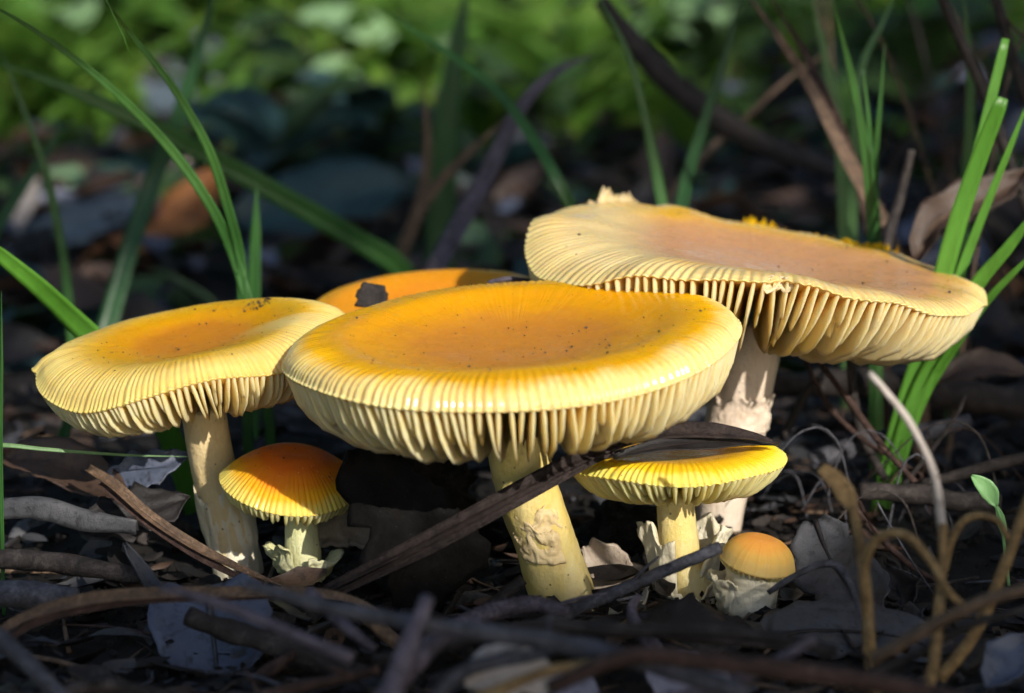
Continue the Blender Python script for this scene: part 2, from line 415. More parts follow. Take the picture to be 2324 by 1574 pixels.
# ------------------------------------------------------------------ mushrooms
def ss(a, b, x):
    t = np.clip((x - a) / (b - a), 0, 1); return t * t * (3 - 2 * t)
class Cap:
    def __init__(s, px, py, y, R, tilt, roll, top, flesh, gill, N, wz=None, wr=None, yaw=0, ysc=1.0, stria=(.72, .05)):
        s.c = W(px, py, y); s.R = R; s.N = N; s.top, s.flesh, s.gill = top, flesh, gill
        s.wz = wz or (lambda a: 0 * a); s.wr = wr or (lambda a: 1 + 0 * a); s.ysc = ysc; s.stria = stria
        s.m = np.array(Matrix.Rotation(R_(tilt), 3, 'X') @ Matrix.Rotation(R_(roll), 3, 'Y') @ Matrix.Rotation(R_(yaw), 3, 'Z'))
        s.sfn = None
        jv = np.random.uniform(-1, 1, N + 1); jv[-1] = jv[0]; s.jv = jv
    def place(s, rho, th, z):
        r = s.R * rho * (1 + (s.wr(th) - 1) * np.clip(rho, 0, 1) ** 2)
        P = np.stack([r * np.cos(th), r * np.sin(th) * s.ysc, z + s.wz(th) * np.clip(rho, 0, 1.05) ** 4], -1)
        return P @ s.m.T + s.c
    def phase(s, th):                       # uneven spacing of gills and ridges
        return th + .010 * np.sin(7 * th + 1) + .007 * np.sin(19 * th + 2) + .004 * np.sin(41 * th) + np.interp(np.mod(th, 2 * math.pi), np.linspace(0, 2 * math.pi, s.N + 1), s.jv) * 2 * math.pi / s.N * .16
    def build(s, mat, parent, base, pale=None, brown=None, lump=.03, per=8, flatcol=False):
        N = s.N; nth = N * per
        prof = []
        for rho in np.concatenate([np.linspace(.004, .7, 24), np.linspace(.72, .95, 20), np.linspace(.958, 1, 9)]):
            prof.append((rho, lerp_s(s.top, rho), 0))
        zt = lerp_s(s.top, 1.0); zf = lerp_s(s.flesh, 1.0)
        for a in np.linspace(0, math.pi, 6)[1:-1]:
            prof.append((1 + .010 * math.sin(a), zt + (zf - zt) * (1 - math.cos(a)) / 2, 1))
        for rho in np.concatenate([np.linspace(1, .8, 9), np.linspace(.74, .1, 12)]):
            prof.append((rho, lerp_s(s.flesh, rho), 2))
        prof = np.array(prof)
        th = np.arange(nth) / nth * 2 * math.pi
        ph = s.phase(th)
        rid = (.5 + .5 * np.cos(N * ph)) ** .6                      # broad ridges, narrow grooves
        irr = (1 + .35 * np.sin(3 * th + 1) * np.sin(5 * th)) * np.interp(th, np.linspace(0, 6.2832, N + 1), np.random.uniform(.55, 1.35, N + 1))
        A, B = np.meshgrid(prof[:, 0], th, indexing='ij')
        K = np.repeat(prof[:, 2][:, None], nth, 1)
        Z = np.repeat(prof[:, 1][:, None], nth, 1)
        st0 = s.sfn(B) if s.sfn else s.stria[0]
        amp = s.stria[1] * ss(st0, 1.0, A) * (K < 1.5) * irr[None, :]
        Z = Z + amp * (rid[None, :] - .6)
        A2 = A + (K == 1) * (rid[None, :] - .5) * .010 + ss(.96, 1, A) * (K == 0) * (rid[None, :] - .5) * .008
        # slow unevenness of the surface
        L = np.zeros_like(A)
        for k in range(5):
            fx, fy, p = np.random.uniform(-3, 3), np.random.uniform(-3, 3), np.random.uniform(0, 6)
            L += np.sin(A * np.cos(B) * fx * 1.6 + A * np.sin(B) * fy * 1.6 + p) / 5
        Z = Z + lump * s.R * .35 * L
        P = s.place(A2, B, Z).reshape(-1, 3)
        n = len(prof)
        F = grid_faces(n, nth, True)[:, ::-1]
        fib = np.random.rand(nth); fib = (fib + np.roll(fib, 1) + np.roll(fib, 2)) / 3
        fibm = np.clip((fib[None, :] - .35) * 2.2, 0, 1) * ss(.3, .6, A)
        nz = np.array([noise.noise(Vector((math.cos(t) * 2.3, math.sin(t) * 2.3, 4.4))) for t in th])
        fibm = fibm * np.clip(.6 + nz[None, :], 0, 1)
        X = A * np.cos(B); Y = A * np.sin(B)
        if flatcol: rid = rid * 0 + .5
        pa = pale(X, Y, A, B) if pale else 0 * A
        br = brown(X, Y, A, B) if brown else 0 * A
        radv = np.where(K == 0, A, 1.0) ; ridv = np.repeat(rid[None, :], n, 0)
        radv = np.where(K == 2, .72 + .1 * A, radv); ridv = np.where(K == 2, .3, ridv)
        return make('cap', P, F, mat, parent, base, attrs=dict(rad=radv.ravel(), ridge=ridv.ravel(), pale=np.clip(pa, 0, 1).ravel(), brown=np.clip(br, 0, 1).ravel(), fib=fibm.ravel()))
    def gills(s, mat, parent, base, inner=.14, th0=None, width=.10, torn=None, only=None):
        N = s.N; rnd = random.Random(5 + N)
        ths = []
        for i in range(N):                                            # invert phase numerically
            t = 2 * math.pi * i / N
            for _ in range(4): t = t - (s.phase(np.array(t)) - 2 * math.pi * i / N)
            ths.append(float(t))
        for i, t in enumerate(ths):
            front = math.sin(t)
            if only and not only(t): continue
            kind = i % 4
            r_in = inner if kind in (0, 2) else (.42 if kind == 1 else .66)
            r_in += rnd.uniform(-.03, .06)
            depth = 1.0 if kind in (0, 2) else (.9 if kind == 1 else .72)
            depth *= rnd.uniform(.93, 1.04)
            ns = 13
            rr = 1.0 - (1 - np.linspace(0, 1, ns) ** 1.6) * 0
            rr = 1.0 - (1.0 - r_in) * np.linspace(0, 1, ns) ** 1.35
            u = np.linspace(0, 1, ns)
            zf = lerp_s(s.flesh, rr); zg = lerp_s(s.gill, rr)
            dd = (zf - zg) * depth
            if kind in (1, 3): dd = dd * np.where(u > .55, np.clip((1 - u) / .45, .03, 1) ** .7, 1)
            tz = torn(t) if torn else 0
            if rnd.random() < .15 + tz:
                k = rnd.randrange(3, ns - 2); dd[k] *= rnd.uniform(.45, .85); dd[k - 1] *= rnd.uniform(.7, .95)
            dd *= 1 + .05 * np.array([rnd.uniform(-1, 1) for _ in range(ns)])
            lean = rnd.uniform(-.06, .06) * (1 + 3 * tz) ; bow = rnd.uniform(-.02, .02)
            V = []; D = []
            for k in range(ns):
                hw = width * .5 * (1.0 - .62 * (1 - rr[k])) * (.6 if k == 0 else 1)
                for (sx, f) in ((-.9, 0.0), (-1.0, .45), (-.52, .92), (.0, 1.0), (.52, .92), (1.0, .45), (.9, 0.0)):
                    off = sx * hw + lean * f * dd[k] + bow * math.sin(3 * u[k] + i)
                    r_abs = max(rr[k] * s.R, .1)
                    V.append((rr[k] * (1.0 + (.004 if k == 0 else 0)), t + off / r_abs, zf[k] + .05 - (dd[k] + .05) * f)); D.append(f)
            A = np.array(V)
            P = s.place(A[:, 0], A[:, 1], A[:, 2])
            F = grid_faces(ns, 7, False).tolist()
            F.append(list(range(6, -1, -1))); F.append([(ns - 1) * 7 + j for j in range(7)])
            make('gill', P, F, mat, parent, base, attrs=dict(depth=D))
def lerp_s(L, x):                           # smooth interpolation through a profile
    xs = np.array([a[0] for a in L]); ys = np.array([a[1] for a in L])
    x = np.asarray(x, float); m = np.zeros(len(xs)); d = np.diff(ys) / np.diff(xs)
    m[0], m[-1] = d[0], d[-1]
    for i in range(1, len(xs) - 1): m[i] = 0 if d[i - 1] * d[i] <= 0 else 2 * d[i - 1] * d[i] / (d[i - 1] + d[i])
    i = np.clip(np.searchsorted(xs, x, 'right') - 1, 0, len(xs) - 2)
    h = xs[i + 1] - xs[i]; t = (x - xs[i]) / h
    r = (2 * t ** 3 - 3 * t * t + 1) * ys[i] + (t ** 3 - 2 * t * t + t) * h * m[i] + (-2 * t ** 3 + 3 * t * t) * ys[i + 1] + (t ** 3 - t * t) * h * m[i + 1]
    return r

def stem_obj(P, rad, mat, parent, base, seed=1, n=70, seg=40, bumps=.05, name='stem'):
    C = spline(P, n); t = np.linspace(0, 1, n)
    r = lerp_s([(a, b) for a, b in zip(np.linspace(0, 1, len(rad)), rad)], t)
    T, N, B = frames(C, np.array([0, -1., .1]))
    V = []
    for i in range(n):
        for j in range(seg):
            a = 2 * math.pi * j / seg
            d = N[i] * math.cos(a) + B[i] * math.sin(a)
            p = Vector(d.tolist())
            k = 1 + bumps * (noise.noise(Vector((p.x * 1.2, p.z * 1.2 + p.y, seed + t[i] * 3))) + .6 * noise.noise(Vector((p.x * 3, p.y * 3, seed + 9 + t[i] * 9))) + .25 * noise.noise(Vector((p.x * 9, p.y * 9, seed + t[i] * 25))))
            V.append(C[i] + d * r[i] * k)
    V.append(C[0]); V.append(C[-1])
    F = grid_faces(n, seg, True).tolist()
    for j in range(seg):
        F.append([len(V) - 2, (j + 1) % seg, j]); o = (n - 1) * seg; F.append([len(V) - 1, o + j, o + (j + 1) % seg])
    return make(name, np.array(V), F, mat, parent, base)
def cup(name, c, r0, r1, h, mat, parent, base, a0=0, a1=2 * math.pi, seed=0, rag=.3, flare=.0, lean=(0, 0), thick=.07, seg=64, n=16, lump=.14):
    # a torn cup of veil round a stem base: from radius r0 at the bottom to r1 at height h, ragged upper edge
    out = np.zeros((n, seg, 3)); inn = np.zeros((n, seg, 3))
    for j in range(seg):
        a = a0 + (a1 - a0) * j / (seg - 1)
        e = 1 + rag * (1.6 * noise.noise(Vector((math.cos(a) * 1.6, math.sin(a) * 1.6, seed))) + .5 * noise.noise(Vector((math.cos(a) * 4, math.sin(a) * 4, seed + 4))) + .16 * noise.noise(Vector((math.cos(a) * 14, math.sin(a) * 14, seed + 4))))
        for i in range(n):
            t = i / (n - 1)
            r = r0 + (r1 - r0) * (t ** .7) + flare * t ** 3
            r *= 1 + .10 * noise.noise(Vector((math.cos(a) * 3, math.sin(a) * 3, seed + 2 + t * 5))) + lump * noise.noise(Vector((math.cos(a) * 1.5, math.sin(a) * 1.5, seed + 2 + t * 2))) + .06 * noise.noise(Vector((math.cos(a) * 6, math.sin(a) * 6, seed + t * 7)))
            z = h * e * t
            p = np.array([math.cos(a) * r + lean[0] * z, math.sin(a) * r + lean[1] * z, z])
            out[i, j] = c + p
            inn[i, j] = c + p - np.array([math.cos(a), math.sin(a), 0]) * thick * (1 - .6 * t)
    V = np.vstack([out.reshape(-1, 3), inn.reshape(-1, 3)]); o = n * seg
    f = grid_faces(n, seg, False); F = f.tolist() + (f[:, ::-1] + o).tolist()
    for j in range(seg - 1):
        a = (n - 1) * seg + j; F.append([a, a + 1, a + 1 + o, a + o]); F.append([j + 1, j, j + o, j + 1 + o])
    for i in range(n - 1):
        F.append([i * seg, (i + 1) * seg, (i + 1) * seg + o, i * seg + o]); a = i * seg + seg - 1; F.append([a + seg, a, a + o, a + seg + o])
    return make(name, V, F, mat, parent, base)
def grains(cap, n, parent, base, where, size=(.015, .045), seed=1, mat='dirt'):
    # crumbs of soil lying on a cap, one joined part
    rnd = random.Random(seed); V = []; F = []
    ico = np.array([(0, 0, 1), (.9, 0, .2), (-.3, .85, .1), (-.6, -.7, .2), (.2, .3, -.8), (0, -.4, -.6)])
    fc = [(0, 1, 2), (0, 2, 3), (0, 3, 1), (4, 2, 1), (4, 3, 2), (5, 3, 4), (5, 1, 3), (5, 4, 1)]
    for _ in range(n):
        rho, th = where(rnd)
        z = float(lerp_s(cap.top, rho))
        p = cap.place(np.array([rho]), np.array([th]), np.array([z]))[0]
        s = rnd.uniform(*size) * (1 if rnd.random() < .85 else 1.8)
        m = np.array(Matrix.Rotation(rnd.uniform(0, 6), 3, (rnd.random(), rnd.random(), 1)))
        o = len(V)
        for v in ico @ m.T * s * np.array([1, 1, .7]): V.append(p + v + np.array([0, 0, s * .35]))
        F += [tuple(i + o for i in f) for f in fc]
    return tag(make('dirt', np.array(V), F, M[mat], parent, base, smooth=False), kind='stuff')

TOPC = [(0, -.48), (.3, -.42), (.6, -.19), (.78, .0), (.87, -.02), (.94, -.12), (.98, -.28), (1, -.47)]
FLC = [(.0, -1.15), (.3, -1.05), (.6, -.86), (.85, -.68), (.95, -.60), (1, -.54)]
GLC = [(.0, -1.4), (.14, -1.62), (.3, -1.95), (.5, -2.10), (.7, -2.06), (.82, -1.90), (.90, -1.66), (.95, -1.38), (.98, -1.02), (1, -.56)]

# --- large golden mushroom in the middle
def scale_prof(L, k): return [(a, b * k) for a, b in L]
b0 = W(1282, 1392, 0.2); b0[2] = terrain(b0[0], b0[1]) - .1
mc = tag(empty('mushroom', b0), 'largest glossy golden mushroom with a broad dished cap and thick leaning stem', 'mushroom')
capC = Cap(1158, 738, 0.0, 4.96, 4.4, -4.2, TOPC, FLC, GLC, 152,
           wz=lambda a: .05 * np.sin(2 * a + .6) + .04 * np.sin(3 * a + 2) + .02 * np.sin(7 * a),
           wr=lambda a: 1 + .012 * np.sin(3 * a) + .006 * np.sin(8 * a + 1))
k = capC.build(M['cap_centre'], mc, b0,
               pale=lambda X, Y, A, B: .7 * ss(.95, 1, A),
               brown=lambda X, Y, A, B: .0 * A)
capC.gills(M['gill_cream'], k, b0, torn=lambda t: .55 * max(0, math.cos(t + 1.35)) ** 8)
stem_obj([W(1168, 985, .0), W(1183, 1057, .0), W(1212, 1157, 0), W(1245, 1257, 0.1), W(1280, 1358, .2), W(1296, 1440, .2)],
         [.66, .68, .69, .70, .75, .78], M['stem_yellow'], mc, b0, 3, bumps=.07)
for (px, py, r, h, a0, a1, sd_) in ((1236, 1215, .725, .55, -2.9, -.9, 3), (1250, 1262, .74, .75, -2.6, -1.1, 8)):
    cup('veil_remnant', W(px, py, .1), r, r + .02, h, M['stem_cream'], mc, b0, a0, a1, sd_, .45, .03, (-.30, 0), .03)
cup('volva', W(1300, 1440, .3), .95, 1.30, 1.0, M['volva'], mc, b0, -1.0, 2.2, 5, .4, .25)
rnd_disc = lambda a, b: (lambda r: (math.sqrt(r.uniform(a * a, b * b)), r.uniform(0, 6.283)))
grains(capC, 130, mc, b0, rnd_disc(.05, .92), (.012, .028), 4)

# --- yellow mushroom with a pointed nub, left
b1 = W(540, 1318, 3.4); b1[2] = terrain(b1[0], b1[1]) - .1
ml = tag(empty('mushroom', b1), 'yellow mushroom with a tilted cap, small nub at the rim and pale sheathed stem', 'mushroom')
TOPL = [(0, -.22), (.3, -.18), (.55, -.05), (.70, .0), (.84, -.11), (.94, -.34), (1, -.62)]
FLL = [(.0, -1.05), (.3, -1.0), (.6, -.92), (.85, -.80), (.95, -.74), (1, -.69)]
GLL = [(.0, -1.2), (.14, -1.35), (.3, -1.55), (.5, -1.62), (.7, -1.60), (.85, -1.48), (.93, -1.28), (.975, -1.05), (1, -.71)]
capL = Cap(434, 752, 3.0, 3.55, 6.0, -9.5, TOPL, FLL, GLL, 146, stria=(.60, .034),
           wz=lambda a: .12 * np.sin(2 * a + 2.2) + .05 * np.sin(3 * a + .5) + .02 * np.sin(9 * a) + .42 * np.exp(-((np.mod(a, 2 * math.pi) - 4.80) / .5) ** 2) + .30 * np.exp(-((np.mod(a, 2 * math.pi) - 3.15) / .45) ** 2),
           wr=lambda a: 1 + .02 * np.sin(2 * a + .4) + .05 * np.exp(-((np.mod(a, 2 * math.pi) - 3.17) / .045) ** 2) + .012 * np.sin(6 * a))
k = capL.build(M['cap_left'], ml, b1,
               pale=lambda X, Y, A, B: .9 * ss(.25, .7, A) * np.exp(-((np.mod(B, 2 * math.pi) - 6.05) / .30) ** 2) + .55 * ss(.86, 1, A) + .45 * ss(.55, .8, A) * ss(-.2, .5, -X) )
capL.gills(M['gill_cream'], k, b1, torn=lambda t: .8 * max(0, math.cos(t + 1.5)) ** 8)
stem_obj([W(462, 925, 3.0), W(474, 1013, 3.1), W(496, 1111, 3.2), W(522, 1208, 3.3), W(538, 1306, 3.4), W(542, 1370, 3.4)],
         [.52, .53, .52, .55, .56, .58], M['stem_cream'], ml, b1, 6, bumps=.05)
cup('volva', W(548, 1350, 3.4), .60, .66, 2.5, M['volva'], ml, b1, -2.6, 1.2, 14, .20, .03, (-.17, 0), .06, lump=.07)
grains(capL, 60, ml, b1, rnd_disc(.05, .9), (.012, .028), 7)
grains(capL, 60, ml, b1, lambda r: (.62 + r.gauss(0, .05), .88 + r.gauss(0, .09)), (.012, .036), 8)

# --- large faded mushroom with torn margin, right
b2 = W(1628, 1232, 7.0); b2[2] = terrain(b2[0], b2[1]) - .1
mr = tag(empty('mushroom', b2), 'large faded mushroom with torn rim, tan centre and tall pale stem', 'mushroom')
TOPR = [(0, -.30), (.3, -.24), (.6, -.06), (.78, .06), (.9, .05), (.97, -.03), (1, -.12)]
FLR = [(.0, -1.1), (.3, -.95), (.6, -.70), (.85, -.40), (.95, -.26), (1, -.18)]
GLR = [(.0, -1.2), (.14, -1.50), (.3, -1.84), (.5, -1.98), (.7, -1.88), (.82, -1.66), (.91, -1.32), (.96, -.95), (.985, -.62), (1, -.20)]
def wzR(a):
    a = np.mod(a, 2 * math.pi)
    g_ = lambda c, s_: np.exp(-(np.minimum(np.abs(a - c), 2 * math.pi - np.abs(a - c)) / s_) ** 2)
    return -1.0 * g_(3.55, .55) + .22 * g_(4.8, .5) + .15 * g_(3.1, .3) + .04 * np.sin(11 * a) + .03 * np.sin(17 * a + 1) + .25 * g_(2.1, .35) - .12 * g_(5.6, .4)
def wrR(a):
    a = np.mod(a, 2 * math.pi)
    g_ = lambda c, s_: np.exp(-(np.minimum(np.abs(a - c), 2 * math.pi - np.abs(a - c)) / s_) ** 2)
    return 1 + .02 * np.sin(2 * a) + .012 * np.sin(13 * a) * g_(1.4, .5) - .07 * g_(4.72, .06) - .03 * g_(4.85, .04) + .02 * g_(1.95, .03) - .05 * g_(2.05, .05) + .03 * g_(2.16, .03) + .010 * np.sin(37 * a) * g_(1.2, .4) - .03 * g_(5.05, .03)
capR = Cap(1722, 572, 7.0, 5.62, 0.5, 9.3, TOPR, FLR, GLR, 150, wz=wzR, wr=wrR, stria=(.70, .045))
capR.sfn = lambda B: .86 - .30 * np.exp(-((np.mod(B, 2 * math.pi) - 3.7) / .6) ** 2)
k = capR.build(M['cap_right'], mr, b2,
               pale=lambda X, Y, A, B: 1.0 * ss(-.34, -.68, X) * ss(.3, .6, A) * (1 - .5 * ss(.80, .93, A)) + .85 * ss(.92, 1, A) + .4 * ss(.55, .85, A) * ss(-.1, -.5, X) * ss(.2, -.5, Y),
               brown=lambda X, Y, A, B: .9 * ss(.92, .62, np.hypot(X - .12, Y + .10)))
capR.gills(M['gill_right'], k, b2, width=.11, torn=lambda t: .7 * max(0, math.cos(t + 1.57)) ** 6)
stem_obj([W(1712, 730, 7.0), W(1703, 800, 7.0), W(1682, 890, 7), W(1668, 970, 7), W(1642, 1100, 7), W(1628, 1200, 7), W(1620, 1290, 7)],
         [.72, .74, .76, .76, .66, .60, .62], M['stem_pale'], mr, b2, 11, bumps=.05)
cup('veil_remnant', W(1672, 975, 7.0), .76, .79, .9, M['stem_pale'], mr, b2, -3.1, .1, 17, .12, .02, (.12, 0), .04)
def rim_piece(cap, th, w_, h_, mat, seed, out=.0, attr='gill', name='torn_flap'):
    q = lambda t, r, z: cap.place(np.array([r]), np.array([t]), np.array([float(lerp_s(cap.top, min(r, 1))) + z]))[0]
    P = [q(th - w_, .97, -.02), q(th - w_ * .4, 1.0 + out, h_ * .8), q(th + w_ * .2, 1.0 + out, h_), q(th + w_, .97, 0)]
    V, F, C_, N_ = leaf_mesh(P, abs(h_) * 1.5 + .12, n=14, m=9, hint=(0, -1, .3), curl=.3, ragged=.6, wave=.3, seed=seed, thick=.04)
    L = len(V)
    make(name, V, F, M[mat], mr, b2, attrs=dict(depth=np.full(L, .9)) if attr == 'gill' else dict(rad=np.full(L, .7), ridge=np.full(L, .3), pale=np.zeros(L), brown=np.zeros(L), fib=np.zeros(L)))
def rim_frill(name, cap, th, hh, mat, attr, lean=-.02):
    # a torn strip of skin standing up along the rim: outline th -> height
    t = np.linspace(th[0], th[-1], max(24, len(th) * 4)); h = np.interp(t, th, hh)
    h = h * (1 + .25 * np.random.uniform(-1, 1, len(t))); V = []
    z0 = float(lerp_s(cap.top, .975))
    for side in (0, 1):
        for f in (0, .5, 1):
            r = .975 + lean * f + .006 * side
            for a, b in zip(t, h): V.append(cap.place(np.array([r + .010 * math.sin(a * 90 + f)]), np.array([a]), np.array([z0 - .04 + (b + .04) * f]))[0])
    n = len(t); F = []
    for side in (0, 1):
        for i in range(2):
            for j in range(n - 1):
                a = (side * 3 + i) * n + j; q = (a, a + 1, a + 1 + n, a + n); F.append(q if side else q[::-1])
    for j in range(n - 1): F.append((2 * n + j, 2 * n + j + 1, 5 * n + j + 1, 5 * n + j))
    L = len(V)
    make(name, np.array(V), F, M[mat], mr, b2, attrs=dict(depth=np.full(L, .9)) if attr == 'gill' else dict(rad=np.full(L, .7), ridge=np.full(L, .3), pale=np.zeros(L), brown=np.zeros(L), fib=np.zeros(L)))
rim_frill('torn_flap', capR, [2.12, 2.16, 2.20, 2.24, 2.255, 2.27, 2.32, 2.37, 2.39, 2.41, 2.46, 2.50], [.02, .22, .30, .22, .03, .18, .30, .46, .12, .05, .16, .0], 'gill_right', 'gill')
rim_piece(capR, 4.66, .035, -.12, 'gill_right', 1, -.02); rim_piece(capR, 4.73, .04, -.16, 'gill_right', 2, -.02)
grains(capR, 120, mr, b2, rnd_disc(.05, .92), (.012, .034), 9)
# crumpled yellow shreds along the torn back edge
tt = np.linspace(.75, 1.55, 60)
rim_frill('torn_shred', capR, tt, np.clip(.09 + .09 * np.sin(tt * 9) + np.random.uniform(-.09, .12, 60), .0, .34), 'cap_small_right', 'cap')

# --- orange mushroom behind
b3 = W(985, 1235, 9.0); b3[2] = terrain(b3[0], b3[1]) - .1
mb = tag(empty('mushroom', b3), 'orange mushroom mostly hidden behind the largest golden cap', 'mushroom')
capB = Cap(985, 682, 9.0, 3.6, 9, -2, TOPL, FLL, GLL, 110, wz=lambda a: .06 * np.sin(2 * a))
k = capB.build(M['cap_rear'], mb, b3, per=6)
capB.gills(M['gill_cream'], k, b3)
stem_obj([W(1000, 760, 9), W(995, 900, 9), W(985, 1100, 9), W(985, 1275, 9)], [.5, .5, .55, .6], M['stem_cream'], mb, b3, 21)

# --- small rust-orange mushroom, left
b4 = W(690, 1345, 1.6); b4[2] = terrain(b4[0], b4[1]) - .1
ms = tag(empty('mushroom', b4), 'small rust orange mushroom with striped yellow margin beside the nubbed yellow one', 'mushroom')
TOPS = [(0, .10), (.25, .12), (.45, .05), (.7, -.19), (.88, -.44), (1, -.66)]
FLS = [(.0, -.42), (.3, -.42), (.6, -.50), (.85, -.62), (1, -.69)]
GLS = [(.0, -.70), (.2, -.92), (.45, -1.08), (.7, -1.12), (.85, -1.06), (.95, -.92), (1, -.70)]
capS = Cap(664, 1038, 1.6, 1.62, 10, 5, TOPS, FLS, GLS, 72, stria=(.5, .045), wz=lambda a: .05 * np.sin(2 * a + 1), wr=lambda a: 1 + .02 * np.sin(3 * a))
k = capS.build(M['cap_small_left'], ms, b4)
capS.gills(M['gill_pale'], k, b4, inner=.25, width=.11)
stem_obj([W(684, 1120, 1.6), W(684, 1190, 1.6), W(688, 1260, 1.6), W(696, 1330, 1.6), W(700, 1390, 1.6)], [.34, .37, .40, .36, .30], M['stem_green'], ms, b4, 31, bumps=.06)
cup('volva', W(690, 1300, 1.6), .52, .78, .75, M['volva_green'], ms, b4, -3.6, -1.9, 22, .20, .08, (0, 0), .2, lump=.25)
cup('volva', W(694, 1310, 1.6), .50, .74, .55, M['volva_green'], ms, b4, -1.4, .6, 25, .20, .08, (0, 0), .2, lump=.25)
grains(capS, 60, ms, b4, rnd_disc(.05, .8), (.010, .024), 12)

# --- small lemon mushroom under the dark leaf, right
b5 = W(1545, 1345, .8); b5[2] = terrain(b5[0], b5[1]) - .1
my = tag(empty('mushroom', b5), 'small lemon yellow mushroom carrying a dark leaf, ragged white cup at its base', 'mushroom')
TOPY = [(0, -.08), (.4, -.04), (.7, .0), (.85, -.06), (.95, -.17), (1, -.28)]
FLY = [(.0, -.75), (.3, -.68), (.6, -.55), (.85, -.40), (1, -.32)]
GLY = [(.0, -.80), (.15, -.92), (.35, -1.02), (.6, -1.0), (.8, -.85), (.93, -.58), (1, -.34)]
capY = Cap(1535, 1022, 1.0, 2.44, -3, -2.5, TOPY, FLY, GLY, 92, stria=(.55, .045), wz=lambda a: .06 * np.sin(2 * a + 1) + .03 * np.sin(5 * a))
k = capY.build(M['cap_small_right'], my, b5)
capY.gills(M['gill_pale'], k, b5, width=.13)
stem_obj([W(1530, 1080, 1), W(1533, 1140, 1), W(1540, 1220, .9), W(1550, 1290, .8), W(1590, 1370, .6), W(1610, 1420, .6)], [.42, .43, .44, .46, .50, .5], M['stem_yellow'], my, b5, 41)
cup('volva', W(1545, 1345, .9), .60, .86, 1.55, M['volva'], my, b5, -3.7, -1.75, 33, .22, .12, (-.02, 0), .20, lump=.25)
cup('volva', W(1550, 1345, .9), .58, .84, 1.45, M['volva'], my, b5, -1.0, 1.6, 37, .25, .14, (.05, 0), .20, lump=.25)
cup('volva', W(1566, 1400, .5), .55, .62, .85, M['volva'], my, b5, -2.3, -.4, 39, .30, .05, (-.1, 0), .14, lump=.25)

# --- button mushroom
b6 = W(1700, 1400, -.6); b6[2] = terrain(b6[0], b6[1]) - .1
mt = tag(empty('mushroom', b6), 'tiny peach button mushroom still seated in its white torn cup', 'mushroom')
TOPB = [(0, .27), (.3, .25), (.6, .16), (.8, .03), (.92, -.12), (1, -.32)]
FLB = [(.0, -.50), (.5, -.50), (.85, -.45), (1, -.38)]
GLB = [(.0, -.54), (.5, -.58), (.85, -.52), (1, -.40)]
capT = Cap(1726, 1244, -.6, .84, 6, 10, TOPB, FLB, GLB, 40, stria=(.7, .0))
k = capT.build(M['cap_button'], mt, b6, lump=.14, flatcol=True)
capT.gills(M['gill_pale'], k, b6, inner=.3, width=.05)
stem_obj([W(1715, 1275, -.6), W(1708, 1320, -.6), W(1698, 1370, -.6), W(1690, 1430, -.6)], [.55, .58, .60, .45], M['volva'], mt, b6, 51, bumps=.12)
cup('volva', W(1690, 1390, -.5), .50, .78, .85, M['volva'], mt, b6, -4.2, -1.9, 44, .22, .05, (0, 0), .16, lump=.25)

# ------------------------------------------------------------------ litter, twigs and leaves around the mushrooms
def ground_y(px, py):                        # where the line of sight through a pixel meets the ground
    a, b = -20., 20.
    for y in np.arange(-16, 260, 2.):
        p = W(px, py, y)
        if p[2] < terrain(p[0], p[1]):
            b = y; a = y - 2
            for _ in range(12):
                m_ = .5 * (a + b); p = W(px, py, m_)
                if p[2] < terrain(p[0], p[1]): b = m_
                else: a = m_
            return b
    return 200.
def twig(label, pts, rpx, mat, y=None, cat='twig', group=None, name='twig', shoots=0, **k):
    P = path(pts, y); yy = np.mean([p[1] for p in P])
    rad = [pxw(r, yy) for r in (rpx if isinstance(rpx, (list, tuple)) else [rpx, rpx * .9, rpx * .75])]
    V, F = tube_mesh(P, rad, **k)
    if not shoots:
        return tag(make(name, V, F, M[mat], base=P[0]), label, cat, group)
    e = tag(empty(name, P[0]), label, cat, group)
    make('stem', V, F, M[mat], e, P[0])
    rnd = random.Random(len(label))
    C = spline(P, 40)
    for q in range(shoots):
        i = rnd.randrange(6, 36); d = np.array([rnd.uniform(-1, 1), rnd.uniform(-.6, .6), rnd.uniform(.1, 1)]); d /= np.linalg.norm(d)
        l = rnd.uniform(.4, 1.3)
        V, F = tube_mesh([C[i], C[i] + d * l * .5, C[i] + d * l + np.array([0, 0, -.1])], [rad[0] * .45, rad[0] * .3, rad[0] * .15], n=8, seg=6)
        make('side_shoot', V, F, M[mat], e, P[0])
    return e
def fuzz(parent, P, rad, base, n, mat, l=(.04, .10), seed=1):
    rnd = random.Random(seed); C = spline(P, 60); T, N, B = frames(C, np.array([.1, -.3, .9])); V = []; F = []
    for _ in range(n):
        i = rnd.randrange(1, 59); a = rnd.uniform(0, 6.28); r = np.interp(i / 59, np.linspace(0, 1, len(rad)), rad)
        d = N[i] * math.cos(a) + B[i] * math.sin(a); p = C[i] + d * r * .9 + T[i] * rnd.uniform(-.05, .05)
        tip_ = p + (d + T[i] * rnd.uniform(-.5, .5)) * rnd.uniform(*l); s_ = T[i] * .008; q = len(V)
        V += [p - s_, p + s_, p + np.cross(d, T[i]) * .008, tip_]; F += [(q, q + 1, q + 3), (q + 1, q + 2, q + 3), (q + 2, q, q + 3)]
    tag(make('fuzz', np.array(V), F, M[mat], parent, base), kind='stuff')

